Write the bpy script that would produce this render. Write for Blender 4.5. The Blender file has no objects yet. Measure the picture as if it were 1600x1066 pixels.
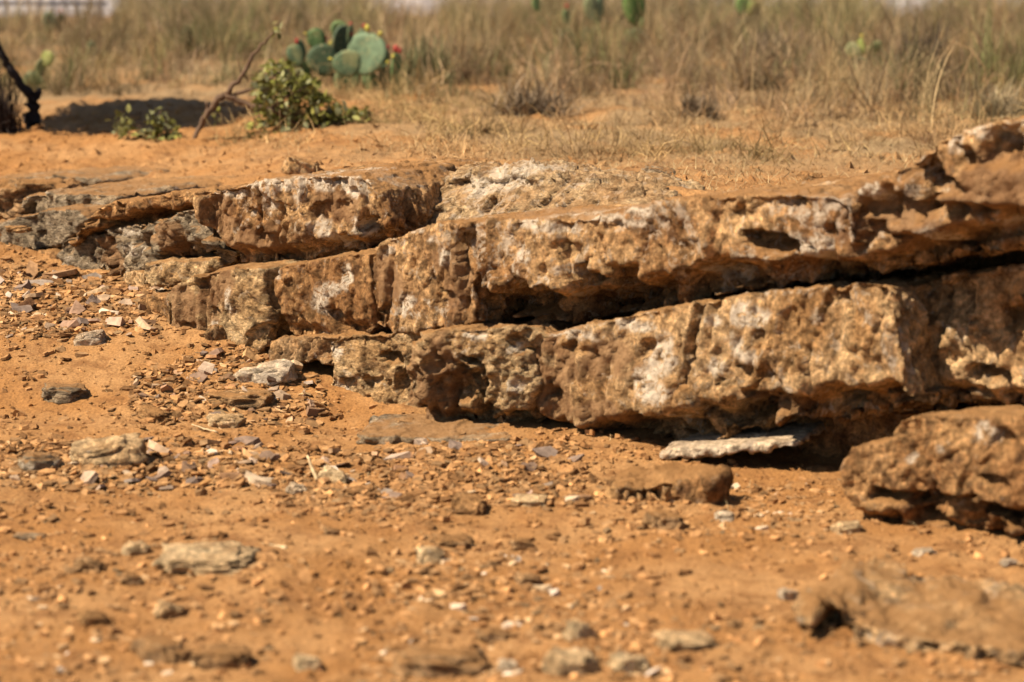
import bpy, math, random
import numpy as np
from mathutils import Vector, Matrix

random.seed(7)
RNG = np.random.default_rng(11)
scene = bpy.context.scene
C = scene.collection

# ------------------------------------------------------------------ camera
F = 85.0 / 36.0 * 1600.0            # focal length in photo pixels
PITCH = math.atan(683.0 / F)        # camera looks down a little
CAMZ = 1.67
cam_d = bpy.data.cameras.new('camera')
cam = bpy.data.objects.new('camera', cam_d)
C.objects.link(cam)
cam_d.lens = 85.0
cam_d.sensor_width = 36.0
cam_d.clip_start = 0.1
cam_d.clip_end = 2000.0
cam.location = (0, 0, CAMZ)
cam.rotation_euler = (math.pi / 2 - PITCH, 0, 0)
cam_d.dof.use_dof = True
cam_d.dof.focus_distance = 8.7
cam_d.dof.aperture_fstop = 2.2
scene.camera = cam

# ------------------------------------------------------------------ light
SUN = Vector((0.77, 0.33, -1.08)).normalized()       # direction the light travels
w = bpy.data.worlds.new('World')
scene.world = w
w.use_nodes = True
nt = w.node_tree
bg = nt.nodes['Background']
sky = nt.nodes.new('ShaderNodeTexSky')
sky.sky_type = 'NISHITA'
sky.sun_disc = False
sky.sun_elevation = math.asin(-SUN.z)
sky.sun_rotation = math.atan2(-SUN.x, -SUN.y)
nt.links.new(sky.outputs[0], bg.inputs[0])
bg.inputs[1].default_value = 0.05
sd = bpy.data.lights.new('sun', 'SUN')
sd.energy = 5.0
sd.angle = math.radians(0.5)
sd.color = (1.0, 0.90, 0.74)
so = bpy.data.objects.new('sun', sd)
C.objects.link(so)
so.rotation_euler = SUN.to_track_quat('-Z', 'Y').to_euler()
so.location = (-6, -2, 9)

vs = scene.view_settings
scene.display_settings.display_device = 'sRGB'
vs.view_transform = 'Standard'
vs.look = 'None'
vs.exposure = 0.92
vs.gamma = 1.0
vs.use_curve_mapping = False
scene.render.engine = 'CYCLES'
scene.cycles.use_denoising = True
scene.cycles.max_bounces = 6
scene.cycles.diffuse_bounces = 1

# ------------------------------------------------------------------ numpy noise
PERM = RNG.permutation(256).astype(np.int32)
PERM = np.concatenate([PERM, PERM, PERM])
GRAD = RNG.normal(size=(256, 3)).astype(np.float32)
GRAD /= np.linalg.norm(GRAD, axis=1)[:, None]
JIT = RNG.random((256, 3)).astype(np.float32)
HGT = (RNG.random(256).astype(np.float32) * 2 - 1)
TLT = RNG.normal(size=(256, 3)).astype(np.float32) * 0.9


def _hash(ix, iy, iz):
    return PERM[PERM[PERM[ix & 255] + (iy & 255)] + (iz & 255)]


def perlin(p):
    p = np.asarray(p, dtype=np.float32)
    i = np.floor(p).astype(np.int32)
    f = p - i
    u = f * f * f * (f * (f * 6 - 15) + 10)
    out = np.zeros(len(p), np.float32)
    for dx in (0, 1):
        wx = u[:, 0] if dx else 1 - u[:, 0]
        for dy in (0, 1):
            wy = u[:, 1] if dy else 1 - u[:, 1]
            for dz in (0, 1):
                wz = u[:, 2] if dz else 1 - u[:, 2]
                g = GRAD[_hash(i[:, 0] + dx, i[:, 1] + dy, i[:, 2] + dz)]
                d = g[:, 0] * (f[:, 0] - dx) + g[:, 1] * (f[:, 1] - dy) + g[:, 2] * (f[:, 2] - dz)
                out += wx * wy * wz * d
    return out * 1.5


def fbm(p, octaves=4, gain=0.5, lac=2.03):
    p = np.asarray(p, dtype=np.float32)
    o = np.zeros(len(p), np.float32)
    a = 1.0
    for k in range(octaves):
        o += a * perlin(p + 17.3 * k)
        p = p * lac
        a *= gain
    return o


def chips(p):
    """piecewise tilted facets: each Voronoi cell is one broken face"""
    p = np.asarray(p, dtype=np.float32)
    i = np.floor(p).astype(np.int32)
    best = np.full(len(p), 1e9, np.float32)
    bh = np.zeros(len(p), np.int32)
    br = np.zeros((len(p), 3), np.float32)
    for dx in (-1, 0, 1):
        for dy in (-1, 0, 1):
            for dz in (-1, 0, 1):
                c = i + np.array([dx, dy, dz], np.int32)
                h = _hash(c[:, 0], c[:, 1], c[:, 2])
                r = p - c - JIT[h]
                d = (r * r).sum(1)
                m = d < best
                best[m] = d[m]
                bh[m] = h[m]
                br[m] = r[m]
    return HGT[bh] * 0.6 + (br * TLT[bh]).sum(1) * 0.7


def sstep(a, b, x):
    t = np.clip((x - a) / (b - a), 0, 1)
    return t * t * (3 - 2 * t)


# ------------------------------------------------------------------ pixel helpers
CA, SA = math.cos(PITCH), math.sin(PITCH)


def ray(px, py):
    r, u = px - 800.0, -(py - 533.0)
    return Vector((r, F * CA + u * SA, -F * SA + u * CA))


# wall front line in plan (x, y): right to left
WX = np.array([-9.0, -4.5, -2.6, -2.05, -1.55, -1.2, -1.0, -0.6, 0.05, 0.8, 1.6, 3.0, 9.0])
WY = np.array([14.0, 12.0, 10.6, 10.2, 9.7, 9.0, 8.45, 7.95, 7.55, 7.1, 6.55, 5.7, 2.0])


def wall_y(x):
    return np.interp(x, WX, WY)


def ground_raw(x, y):
    """smooth lie of the land: lower quarry floor, ledge, terrace behind"""
    x = np.asarray(x, np.float64)
    y = np.asarray(y, np.float64)
    low = 0.15 * np.clip((y - 7.75) / 0.7, 0, 1) + 0.10 * np.clip((y - 8.45) / 1.4, 0, 1)
    low = low * sstep(0.1, -0.5, x)
    s = y - wall_y(x)
    near = np.interp(x, [-3, -1.6, -1.0, -0.4, 0.5, 1.2, 3], [0.27, 0.31, 0.56, 0.69, 0.73, 0.76, 0.88])
    terr = 0.48 + (near - 0.48) * np.exp(-np.clip(s - 0.6, 0, 99) / 2.2)
    k = np.interp(x, [-1.6, -0.9, -0.3], [0.38, 0.5, 0.66])
    t = sstep(k, k + 0.2, s)
    z = low * (1 - t) + terr * t
    return z


ZONES = [  # px polygons where rubble is dense (photo pixels), and density
    ([(0, 425), (130, 425), (260, 450), (250, 530), (150, 535), (0, 530)], 1.0),
    ([(210, 590), (330, 545), (510, 540), (505, 660), (380, 675), (200, 655)], 1.0),
    ([(0, 700), (230, 690), (420, 700), (430, 760), (200, 770), (0, 770)], 0.9),
    ([(430, 700), (900, 700), (930, 790), (600, 800), (430, 780)], 0.6),
    ([(880, 760), (1330, 740), (1340, 850), (900, 850)], 0.35),
    ([(600, 860), (960, 860), (980, 980), (600, 980)], 0.5),
    ([(0, 860), (420, 860), (420, 1060), (0, 1060)], 0.28),
    ([(560, 980), (1260, 980), (1260, 1066), (560, 1066)], 0.5),
    ([(1150, 1000), (1600, 940), (1600, 1066), (1150, 1066)], 0.25),
]


def in_poly(px, py, poly):
    ins = np.zeros(len(px), bool)
    n = len(poly)
    j = n - 1
    for i in range(n):
        xi, yi = poly[i]
        xj, yj = poly[j]
        c = ((yi > py) != (yj > py)) & (px < (xj - xi) * (py - yi) / (yj - yi + 1e-9) + xi)
        ins ^= c
        j = i
    return ins


def project(x, y, z):
    z = z - CAMZ
    d = y * CA - z * SA
    d = np.where(d < 0.05, 0.05, d)
    return 800 + F * x / d, 533 - F * (y * SA + z * CA) / d


def rubble_density(x, y):
    px, py = project(x, y, ground_raw(x, y))
    r = np.zeros(len(px))
    for poly, dn in ZONES:
        r = np.maximum(r, np.where(in_poly(px, py, poly), dn, 0))
    return r


def ground_z(x, y):
    x = np.atleast_1d(np.asarray(x, np.float64))
    y = np.atleast_1d(np.asarray(y, np.float64))
    z = ground_raw(x, y)
    o = np.zeros(len(x))
    p = np.stack([x, y, o], 1)
    z = z + 0.030 * fbm(p * 1.1 + 3.1, 2) + 0.012 * fbm(p * 4.3 + 9.0, 3)
    rough = 0.35 + 0.65 * sstep(-0.1, 0.35, perlin(p * 1.6 + 40))
    rough = np.where(y > 9, 0.9, rough)
    z = z + rough * (0.018 * np.abs(fbm(p * 7 + 80, 3)) + 0.012 * np.abs(fbm(p * 17, 3)) + 0.006 * fbm(p * 40, 2))
    bk = sstep(9.0, 10.5, y)
    z = z + bk * (0.020 * fbm(p * 3.1 + 60, 3) + 0.016 * np.abs(fbm(p * 9 + 31, 3)))
    return z


def on_ground(px, py, it=12):
    d = ray(px, py)
    t = 3.0 / d.y
    best = None
    ys = np.linspace(3.5, 40, 1500)
    xs = d.x / d.y * ys
    zs = CAMZ + d.z / d.y * ys
    g = ground_raw(xs, ys)
    k = np.argmax(zs < g)
    y = ys[k]
    return Vector((d.x / d.y * y, y, float(ground_z([d.x / d.y * y], [y])[0])))


# ------------------------------------------------------------------ object helpers
def link(o):
    C.objects.link(o)
    return o


def tag(o, label=None, cat=None, group=None, kind=None):
    if label:
        o['label'] = label
    if cat:
        o['category'] = cat
    if group:
        o['group'] = group
    if kind:
        o['kind'] = kind
    return o


def mesh_np(name, verts, faces=None, loops=None, smooth=False):
    """verts (n,3); faces: (m,k) int array of equal-size polygons"""
    me = bpy.data.meshes.new(name)
    verts = np.ascontiguousarray(verts, dtype=np.float32)
    faces = np.ascontiguousarray(faces, dtype=np.int32)
    m, k = faces.shape
    me.vertices.add(len(verts))
    me.vertices.foreach_set('co', verts.ravel())
    me.loops.add(m * k)
    me.loops.foreach_set('vertex_index', faces.ravel())
    me.polygons.add(m)
    me.polygons.foreach_set('loop_start', np.arange(0, m * k, k, dtype=np.int32))
    me.polygons.foreach_set('loop_total', np.full(m, k, np.int32))
    me.polygons.foreach_set('use_smooth', np.full(m, smooth, bool))
    me.update(calc_edges=True)
    return me


def set_tint(me, vals):
    """per-vertex material tint (rgb factor), attribute 'tint'"""
    a = me.color_attributes.new('tint', 'FLOAT_COLOR', 'POINT')
    v = np.ones((len(me.vertices), 4), np.float32)
    v[:, :3] = vals
    a.data.foreach_set('color', v.ravel())


def empty(name, loc, label, cat, group=None):
    o = link(bpy.data.objects.new(name, None))
    o.location = loc
    o.empty_display_size = 0.1
    return tag(o, label, cat, group)


def obj(name, me, mat, parent=None, loc=(0, 0, 0)):
    o = link(bpy.data.objects.new(name, me))
    if mat is not None and not me.materials:
        me.materials.append(mat)
    o.location = loc
    if parent is not None:
        o.parent = parent
    return o


# ------------------------------------------------------------------ materials
def new_mat(name):
    m = bpy.data.materials.new(name)
    m.use_nodes = True
    t = m.node_tree
    b = t.nodes['Principled BSDF']
    b.inputs['Roughness'].default_value = 0.92
    b.inputs['Specular IOR Level'].default_value = 0.15
    return m, t, b


class N:
    """tiny node builder"""

    def __init__(self, t):
        self.t = t

    def node(self, typ, **kw):
        n = self.t.nodes.new(typ)
        for k, v in kw.items():
            setattr(n, k, v)
        return n

    def put(self, sock, v):
        if hasattr(v, 'is_linked'):
            self.t.links.new(v, sock)
        else:
            sock.default_value = v

    def noise(self, vec, scale, detail=5, rough=0.55, dist=0.0):
        n = self.node('ShaderNodeTexNoise')
        self.put(n.inputs['Vector'], vec)
        n.inputs['Scale'].default_value = scale
        n.inputs['Detail'].default_value = detail
        n.inputs['Roughness'].default_value = rough
        n.inputs['Distortion'].default_value = dist
        return n.outputs['Fac']

    def voro(self, vec, scale, feature='F1', out='Distance'):
        n = self.node('ShaderNodeTexVoronoi', feature=feature)
        self.put(n.inputs['Vector'], vec)
        n.inputs['Scale'].default_value = scale
        return n.outputs[out]

    def ramp(self, fac, a, b, lo=0.0, hi=1.0):
        n = self.node('ShaderNodeMapRange', interpolation_type='SMOOTHSTEP')
        self.put(n.inputs[0], fac)
        n.inputs[1].default_value = a
        n.inputs[2].default_value = b
        n.inputs[3].default_value = lo
        n.inputs[4].default_value = hi
        return n.outputs[0]

    def math(self, op, a, b=0.0):
        n = self.node('ShaderNodeMath', operation=op)
        self.put(n.inputs[0], a)
        self.put(n.inputs[1], b)
        return n.outputs[0]

    def mix(self, fac, a, b, mode='MIX'):
        n = self.node('ShaderNodeMix', data_type='RGBA', blend_type=mode)
        self.put(n.inputs[0], fac)
        for s, v in ((n.inputs[6], a), (n.inputs[7], b)):
            if isinstance(v, tuple):
                s.default_value = (*v[:3], 1)
            else:
                self.put(s, v)
        return n.outputs[2]

    def bump(self, h, strength, distance, normal=None):
        n = self.node('ShaderNodeBump')
        self.put(n.inputs['Height'], h)
        n.inputs['Strength'].default_value = strength
        n.inputs['Distance'].default_value = distance
        if normal is not None:
            self.put(n.inputs['Normal'], normal)
        return n.outputs[0]

    def mapping(self, vec, scale):
        n = self.node('ShaderNodeMapping')
        self.put(n.inputs['Vector'], vec)
        n.inputs['Scale'].default_value = scale
        return n.outputs[0]


SOIL = (0.350, 0.160, 0.050)
SOIL_PALE = (0.432, 0.224, 0.086)
SOIL_DARK = (0.225, 0.096, 0.031)


def rock_material(name, a, b, stain, white=0.5, grey=0.0, layer=1.0, dust=0.85):
    m, t, bs = new_mat(name)
    n = N(t)
    geo = n.node('ShaderNodeNewGeometry')
    pos = geo.outputs['Position']
    sp = n.mapping(pos, (1, 1, layer))
    n1 = n.noise(sp, 4.2, 7, 0.6, 0.4)
    col = n.mix(n.ramp(n1, 0.36, 0.62), a, b)
    if grey:
        g = n.ramp(n.noise(pos, 2.6, 5, 0.6), 0.62 - grey * 0.4, 0.74 - grey * 0.4)
        col = n.mix(n.math('MULTIPLY', g, 0.8), col, (0.30, 0.222, 0.138))
    st = n.ramp(n.noise(sp, 11, 6, 0.65, 0.8), 0.5, 0.68)
    col = n.mix(n.math('MULTIPLY', st, 0.75), col, stain)
    fine = n.math('MULTIPLY', n.ramp(n.noise(sp, 75, 4, 0.7), 0.3, 0.72, 0.6, 1.3), n.ramp(n.noise(sp, 24, 6, 0.7, 0.6), 0.36, 0.64, 0.5, 1.38))
    mul = n.node('ShaderNodeCombineColor')
    for k in range(3):
        n.put(mul.inputs[k], fine)
    col = n.mix(1.0, col, mul.outputs[0], 'MULTIPLY')
    wf = n.ramp(n.noise(sp, 5.3, 6, 0.7, 1.2), 0.66 - 0.12 * white, 0.72 - 0.12 * white)
    wb = n.ramp(n.noise(sp, 38, 4, 0.65), 0.38, 0.6)
    col = n.mix(n.math('MULTIPLY', n.math('MULTIPLY', wf, wb), 0.85), col, (0.64, 0.50, 0.36))
    fl = n.math('MULTIPLY', n.ramp(n.noise(sp, 16, 7, 0.75, 1.0), 0.60 - 0.04 * white, 0.65 - 0.04 * white), 0.7 * min(1.0, white))
    col = n.mix(fl, col, (0.60, 0.46, 0.32))
    ma = n.node('ShaderNodeAttribute', attribute_name='marks')
    ms = n.node('ShaderNodeSeparateColor')
    n.put(ms.inputs[0], ma.outputs['Color'])
    um = n.mix(n.ramp(n.noise(sp, 9, 6, 0.65), 0.36, 0.62), (0.24, 0.118, 0.05), (0.40, 0.225, 0.105))
    col = n.mix(n.math('MULTIPLY', ms.outputs[1], 0.9), col, um)
    col = n.mix(n.math('MULTIPLY', n.math('MULTIPLY', ms.outputs[0], 0.95), n.ramp(n.noise(sp, 34, 6, 0.75, 0.8), 0.38, 0.54)), col, (0.78, 0.63, 0.46))
    sx = n.node('ShaderNodeSeparateXYZ')
    n.put(sx.inputs[0], geo.outputs['Normal'])
    up = n.ramp(sx.outputs[2], 0.45, 0.88)
    du = n.math('MULTIPLY', up, n.ramp(n.noise(pos, 6, 5, 0.6), 0.32, 0.5))
    dc = n.mix(n.noise(pos, 9, 5), SOIL, SOIL_PALE)
    col = n.mix(n.math('MULTIPLY', du, dust), col, dc)
    n.put(bs.inputs['Base Color'], col)
    h1 = n.noise(sp, 26, 9, 0.68, 0.5)
    h2 = n.voro(n.mapping(pos, (1, 1, layer * 0.8)), 42)
    nb = n.bump(h1, 1.0, 0.035)
    nb = n.bump(h2, 0.35, 0.008, nb)
    nb = n.bump(n.noise(n.mapping(pos, (1, 1, 0.55 * layer)), 62, 7, 0.72, 0.4), 0.9, 0.014, nb)
    n.put(bs.inputs['Normal'], nb)
    return m


BROWN = rock_material('brown_rock', (0.33, 0.162, 0.060), (0.68, 0.40, 0.178), (0.105, 0.048, 0.022), white=1.0)
DEEP = rock_material('deep_brown_rock', (0.32, 0.155, 0.057), (0.62, 0.34, 0.138), (0.115, 0.052, 0.024), white=0.35)
OCHRE = rock_material('ochre_rock', (0.42, 0.22, 0.083), (0.72, 0.45, 0.215), (0.14, 0.07, 0.032), white=0.8)
GREY = rock_material('grey_rock', (0.39, 0.275, 0.16), (0.50, 0.37, 0.23), (0.12, 0.084, 0.054), white=0.7, grey=0.45, layer=2.6)
PALE = rock_material('pale_rock', (0.47, 0.275, 0.118), (0.62, 0.41, 0.205), (0.22, 0.115, 0.05), white=0.55, layer=1.8)
RAW = rock_material('raw_pale_rock', (0.42, 0.25, 0.115), (0.58, 0.40, 0.215), (0.20, 0.105, 0.048), white=1.0, layer=1.5, dust=0.35)
EARTHY = rock_material('earthy_rock', (0.40, 0.215, 0.085), (0.50, 0.30, 0.145), SOIL_DARK, white=0.3, dust=0.95)
PINK = rock_material('pale_tan_rock', (0.68, 0.43, 0.21), (0.78, 0.55, 0.30), (0.50, 0.29, 0.125), white=0.3, dust=0.25)
WHITE = rock_material('white_rock', (0.70, 0.50, 0.31), (0.80, 0.62, 0.42), (0.36, 0.27, 0.19), white=1.2, dust=0.25)
MATS = {'brown': BROWN, 'deep': DEEP, 'ochre': OCHRE, 'grey': GREY, 'pale': PALE, 'white': WHITE, 'earth': EARTHY, 'tan': PINK, 'raw': RAW}


def soil_material():
    m, t, bs = new_mat('dry_soil')
    n = N(t)
    geo = n.node('ShaderNodeNewGeometry')
    pos = geo.outputs['Position']
    c = n.mix(n.ramp(n.noise(pos, 2.0, 6, 0.6), 0.38, 0.64), SOIL, SOIL_PALE)
    c = n.mix(n.math('MULTIPLY', n.ramp(n.noise(pos, 7.5, 7, 0.7, 0.5), 0.48, 0.66), 0.75), c, SOIL_DARK)
    # terrace: duller earth with straw dust
    s = n.node('ShaderNodeSeparateXYZ')
    n.put(s.inputs[0], pos)
    far = n.math('MULTIPLY', n.ramp(s.outputs[1], 8.8, 11.5), n.ramp(n.noise(pos, 1.4, 5, 0.6), 0.33, 0.55))
    right = n.ramp(n.math('ADD', s.outputs[0], n.math('MULTIPLY', n.noise(pos, 0.8, 3), 2.0)), -0.9, 1.6)
    c = n.mix(n.math('MULTIPLY', far, n.math('MULTIPLY', n.math('MAXIMUM', right, n.ramp(s.outputs[1], 13.6, 15.6)), 0.85)), c, (0.27, 0.18, 0.09))
    gr = n.ramp(n.noise(pos, 120, 4, 0.7), 0.3, 0.72, 0.68, 1.22)
    mul = n.node('ShaderNodeCombineColor')
    for k in range(3):
        n.put(mul.inputs[k], gr)
    c = n.mix(1.0, c, mul.outputs[0], 'MULTIPLY')
    n.put(bs.inputs['Base Color'], c)
    nb = n.bump(n.noise(pos, 30, 8, 0.7), 0.8, 0.02)
    nb = n.bump(n.noise(pos, 150, 5, 0.7), 0.6, 0.006, nb)
    n.put(bs.inputs['Normal'], nb)
    return m


def tint_material(name, col, rough=0.9, trans=0.0, attr=True, vary=0.0, noise=60.0):
    """colour times the per-piece tint attribute (or a per-object variation)"""
    m, t, bs = new_mat(name)
    bs.inputs['Roughness'].default_value = rough
    n = N(t)
    geo = n.node('ShaderNodeNewGeometry')
    c = n.mix(n.ramp(n.noise(geo.outputs['Position'], noise, 5, 0.65), 0.3, 0.7), tuple(v * 0.72 for v in col), tuple(v * 1.2 for v in col))
    if attr:
        a = n.node('ShaderNodeAttribute', attribute_name='tint')
        c = n.mix(1.0, c, a.outputs['Color'], 'MULTIPLY')
    if vary:
        oi = n.node('ShaderNodeObjectInfo')
        hs = n.node('ShaderNodeHueSaturation')
        n.put(hs.inputs['Value'], n.ramp(oi.outputs['Random'], 0, 1, 1 - vary, 1 + vary))
        n.put(hs.inputs['Saturation'], n.ramp(n.math('FRACT', n.math('MULTIPLY', oi.outputs['Random'], 7.31)), 0, 1, 0.65, 1.0))
        n.put(hs.inputs['Color'], c)
        c = hs.outputs[0]
    if 'pad' in name and 'cactus' in name or name in ('fresh_pad', 'yellowing_pad'):
        sp_ = n.ramp(n.voro(geo.outputs['Position'], 26), 0.20, 0.10)
        sc_ = n.ramp(n.noise(geo.outputs['Position'], 9, 5, 0.6), 0.52, 0.66)
        c = n.mix(n.math('MULTIPLY', sc_, 0.45), c, (0.27, 0.24, 0.10))
        c = n.mix(n.math('MULTIPLY', sp_, 0.7), c, (0.36, 0.30, 0.16))
    n.put(bs.inputs['Base Color'], c)
    n.put(bs.inputs['Normal'], n.bump(n.noise(geo.outputs['Position'], noise * 1.6, 5, 0.65), 0.5, 0.008))
    if trans:
        out = t.nodes['Material Output']
        tr = n.node('ShaderNodeBsdfTranslucent')
        n.put(tr.inputs['Color'], c)
        mx = n.node('ShaderNodeMixShader')
        mx.inputs[0].default_value = trans
        t.links.new(bs.outputs[0], mx.inputs[1])
        t.links.new(tr.outputs[0], mx.inputs[2])
        t.links.new(mx.outputs[0], out.inputs['Surface'])
    return m


SOIL_M = soil_material()
GRAVEL_M = tint_material('shard_rubble', (0.37, 0.195, 0.078))
SHARD_M = tint_material('stone_shard', (0.34, 0.185, 0.082), attr=False, vary=0.42, noise=35)
PEBBLE_M = tint_material('pale_pebble', (0.58, 0.39, 0.215), attr=False, vary=0.2, noise=30)
STRAW_M = tint_material('straw', (0.44, 0.31, 0.155), attr=True, trans=0.15)
GRASS_M = tint_material('dry_grass_blade', (0.41, 0.315, 0.185), attr=True, trans=0.25, noise=8)
WEED_M = tint_material('dead_weed_stem', (0.25, 0.178, 0.11), attr=True, trans=0.1, noise=8)
OLIVE_M = tint_material('olive_weed', (0.20, 0.185, 0.085), attr=True, trans=0.25, noise=8)
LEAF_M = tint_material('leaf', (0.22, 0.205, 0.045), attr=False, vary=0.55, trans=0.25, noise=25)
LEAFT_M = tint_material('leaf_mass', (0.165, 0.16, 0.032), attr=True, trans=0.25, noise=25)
BARK_M = tint_material('bark', (0.135, 0.082, 0.05), attr=False, noise=40)
CHAR_M = tint_material('charred_bark', (0.022, 0.018, 0.017), attr=False, noise=40)
PAD_M = tint_material('cactus_pad', (0.070, 0.115, 0.040), attr=False, vary=0.62, rough=0.6, noise=26)
PADY_M = tint_material('yellowing_pad', (0.22, 0.24, 0.06), attr=False, vary=0.2, rough=0.6, noise=18)
FRUIT_M = tint_material('cactus_fruit', (0.34, 0.055, 0.04), attr=False, rough=0.5, noise=30)
FLOWER_M = tint_material('cactus_flower', (0.46, 0.38, 0.07), attr=False, rough=0.7, noise=30)
WALL_M = tint_material('white_paint', (0.80, 0.78, 0.80), attr=False, noise=3)
METAL_M = tint_material('grey_metal', (0.16, 0.15, 0.17), attr=False, rough=0.6, noise=12)

# ------------------------------------------------------------------ ground sheet


def spaced(core_a, core_b, step, lo, hi, grow=1.12):
    mid = np.arange(core_a, core_b + step / 2, step)
    out, s, v = [], step, core_b
    while v < hi:
        s *= grow
        v += s
        out.append(v)
    left, s, v = [], step, core_a
    while v > lo:
        s *= grow
        v -= s
        left.append(v)
    return np.concatenate([left[::-1], mid, out])


xs = spaced(-2.5, 1.8, 0.018, -300, 300, 1.09)
ys = np.concatenate([spaced(4.4, 9.6, 0.018, -40, 9.6, 1.25)[:-1], spaced(9.6, 14.0, 0.035, 9.6, 500, 1.07)])
ys = np.unique(np.round(ys, 5))
X, Y = np.meshgrid(xs, ys)
Z = ground_z(X.ravel(), Y.ravel())
gv = np.stack([X.ravel(), Y.ravel(), Z], 1)
nx, ny = len(xs), len(ys)
ii = (np.arange(ny - 1)[:, None] * nx + np.arange(nx - 1)[None, :]).ravel()
gf = np.stack([ii, ii + 1, ii + nx + 1, ii + nx], 1)
ground = obj('ground', mesh_np('ground', gv, gf, smooth=True), SOIL_M)
tag(ground, kind='structure')

# ------------------------------------------------------------------ ledge stones
STONES = []


def stone(label, poly, line, depth, mat, dents=(), under=0.0, uf=0.35, lean=0.0, rough=1.0, voxel=0.010,
          vert=1.0, back_rise=0.0, name='stone_block', cat='stone block', topcut=0.0, chip=1.0, crust=(), umber=()):
    STONES.append(dict(label=label, poly=poly, line=line, depth=depth, mat=mat, dents=dents, under=under, uf=uf,
                       lean=lean, rough=rough, voxel=voxel, vert=vert, back_rise=back_rise, name=name, cat=cat,
                       topcut=topcut, chip=chip, crust=crust, umber=umber))


# --- far left cluster
stone('low dark grey ledge showing through the earth behind the orange boulder',
      [(-30, 279), (20, 276), (100, 274), (150, 277), (165, 284), (150, 292), (60, 294), (-30, 296)],
      (0, 11.6, 160, 11.2), 0.5, 'grey', rough=0.7, voxel=0.012)
stone('thin tan slab lying flat behind the pale topped grey slab',
      [(85, 297), (150, 292), (240, 292), (262, 298), (262, 312), (180, 316), (90, 316)],
      (90, 10.6, 260, 10.2), 0.6, 'ochre', rough=0.5, voxel=0.012)
stone('flat grey slab with pale top and a dark hole at its end',
      [(32, 312), (48, 303), (110, 302), (178, 304), (190, 312), (168, 328), (112, 345), (40, 348)],
      (32, 10.15, 190, 9.85), 0.55, 'grey', dents=[(44, 331, 9, 13, 0.16)], rough=0.8)
stone('mottled grey brown block below the pale topped grey slab',
      [(6, 348), (30, 338), (70, 328), (122, 328), (138, 342), (120, 366), (95, 382), (48, 396), (10, 398)],
      (6, 10.0, 130, 9.7), 0.6, 'grey', dents=[(60, 372, 7, 9, 0.05), (18, 362, 7, 8, 0.05)], vert=0.6)
stone('dark block with orange chipped corner cut off by the photo edge',
      [(-60, 352), (-10, 346), (6, 352), (8, 398), (2, 412), (-60, 415)],
      (-60, 10.2, 10, 10.0), 0.6, 'deep')
stone('long brown slab slanting up to the right under the big mottled block',
      [(96, 381), (128, 344), (172, 314), (205, 313), (245, 306), (292, 299), (306, 299), (304, 336), (262, 345),
       (232, 348), (190, 362), (140, 376)],
      (96, 9.65, 306, 9.0), 0.6, 'deep', under=0.13, uf=0.45, dents=[(150, 352, 25, 9, 0.10)])
stone('small dark block wedged under the mottled grey block, left of the split grey one',
      [(90, 378), (104, 370), (146, 366), (152, 374), (152, 430), (92, 432)],
      (90, 9.72, 152, 9.6), 0.5, 'grey', dents=[(112, 388, 8, 12, 0.07), (146, 392, 5, 22, 0.08)], vert=0.5)
stone('small brown block at the ground near the far end of the ledge',
      [(34, 398), (52, 391), (84, 391), (92, 402), (92, 432), (30, 434)],
      (34, 9.9, 92, 9.75), 0.4, 'deep', rough=0.8)
stone('grey split block with layered broken face above the small orange lump',
      [(150, 372), (176, 357), (235, 345), (258, 343), (240, 372), (234, 424), (205, 428), (170, 424), (150, 422)],
      (150, 9.6, 250, 9.2), 0.6, 'grey', umber=[(170, 400, 20, 34)], crust=[(200, 362, 30, 6), (205, 390, 22, 8)], rough=1.1, dents=[(172, 425, 12, 8, 0.12)], chip=1.6)
stone('squarish block half orange and half grey left of the big mottled block',
      [(240, 375), (252, 345), (272, 330), (310, 322), (330, 335), (335, 395), (300, 398), (262, 402), (246, 410)],
      (240, 9.2, 330, 8.85), 0.6, 'grey', umber=[(262, 380, 24, 36)], under=0.06, uf=0.2, chip=1.4)
stone('low pale block in the shadow slot below the half orange block',
      [(222, 416), (246, 409), (335, 405), (350, 412), (350, 438), (300, 450), (225, 446)],
      (222, 9.1, 345, 8.85), 0.5, 'pale', rough=0.7)
stone('small orange lump of stone under the split grey block',
      [(192, 428), (204, 423), (224, 425), (226, 456), (190, 456)],
      (192, 9.35, 226, 9.2), 0.3, 'ochre', rough=0.7)
# --- main ledge
stone('big mottled block with white flecks resting on top of the left part of the ledge',
      [(308, 312), (330, 298), (380, 287), (450, 279), (520, 272), (566, 276), (592, 300), (606, 345), (596, 378),
       (545, 396), (480, 405), (425, 417), (352, 417), (334, 395), (312, 352)],
      (308, 8.66, 606, 8.15), 0.85, 'brown', crust=[(350, 299, 34, 9), (430, 288, 60, 11), (505, 284, 44, 12), (548, 292, 34, 14), (470, 300, 14, 20), (500, 355, 10, 22), (420, 320, 10, 20), (560, 360, 10, 16), (520, 385, 12, 12)], umber=[(520, 320, 36, 30), (400, 380, 60, 26), (340, 340, 26, 40)], under=0.09, uf=0.14, vert=0.6, voxel=0.0075,
      dents=[(392, 336, 13, 11, 0.045), (416, 376, 20, 11, 0.045), (345, 352, 10, 16, 0.04), (440, 325, 16, 7, 0.04), (365, 385, 10, 7, 0.03), (480, 318, 9, 7, 0.03), (470, 375, 10, 6, 0.03),
             (535, 326, 20, 12, 0.045), (550, 300, 12, 6, 0.03), (575, 358, 24, 18, 0.10), (520, 285, 25, 8, 0.03), (326, 318, 9, 10, 0.05)])
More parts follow.
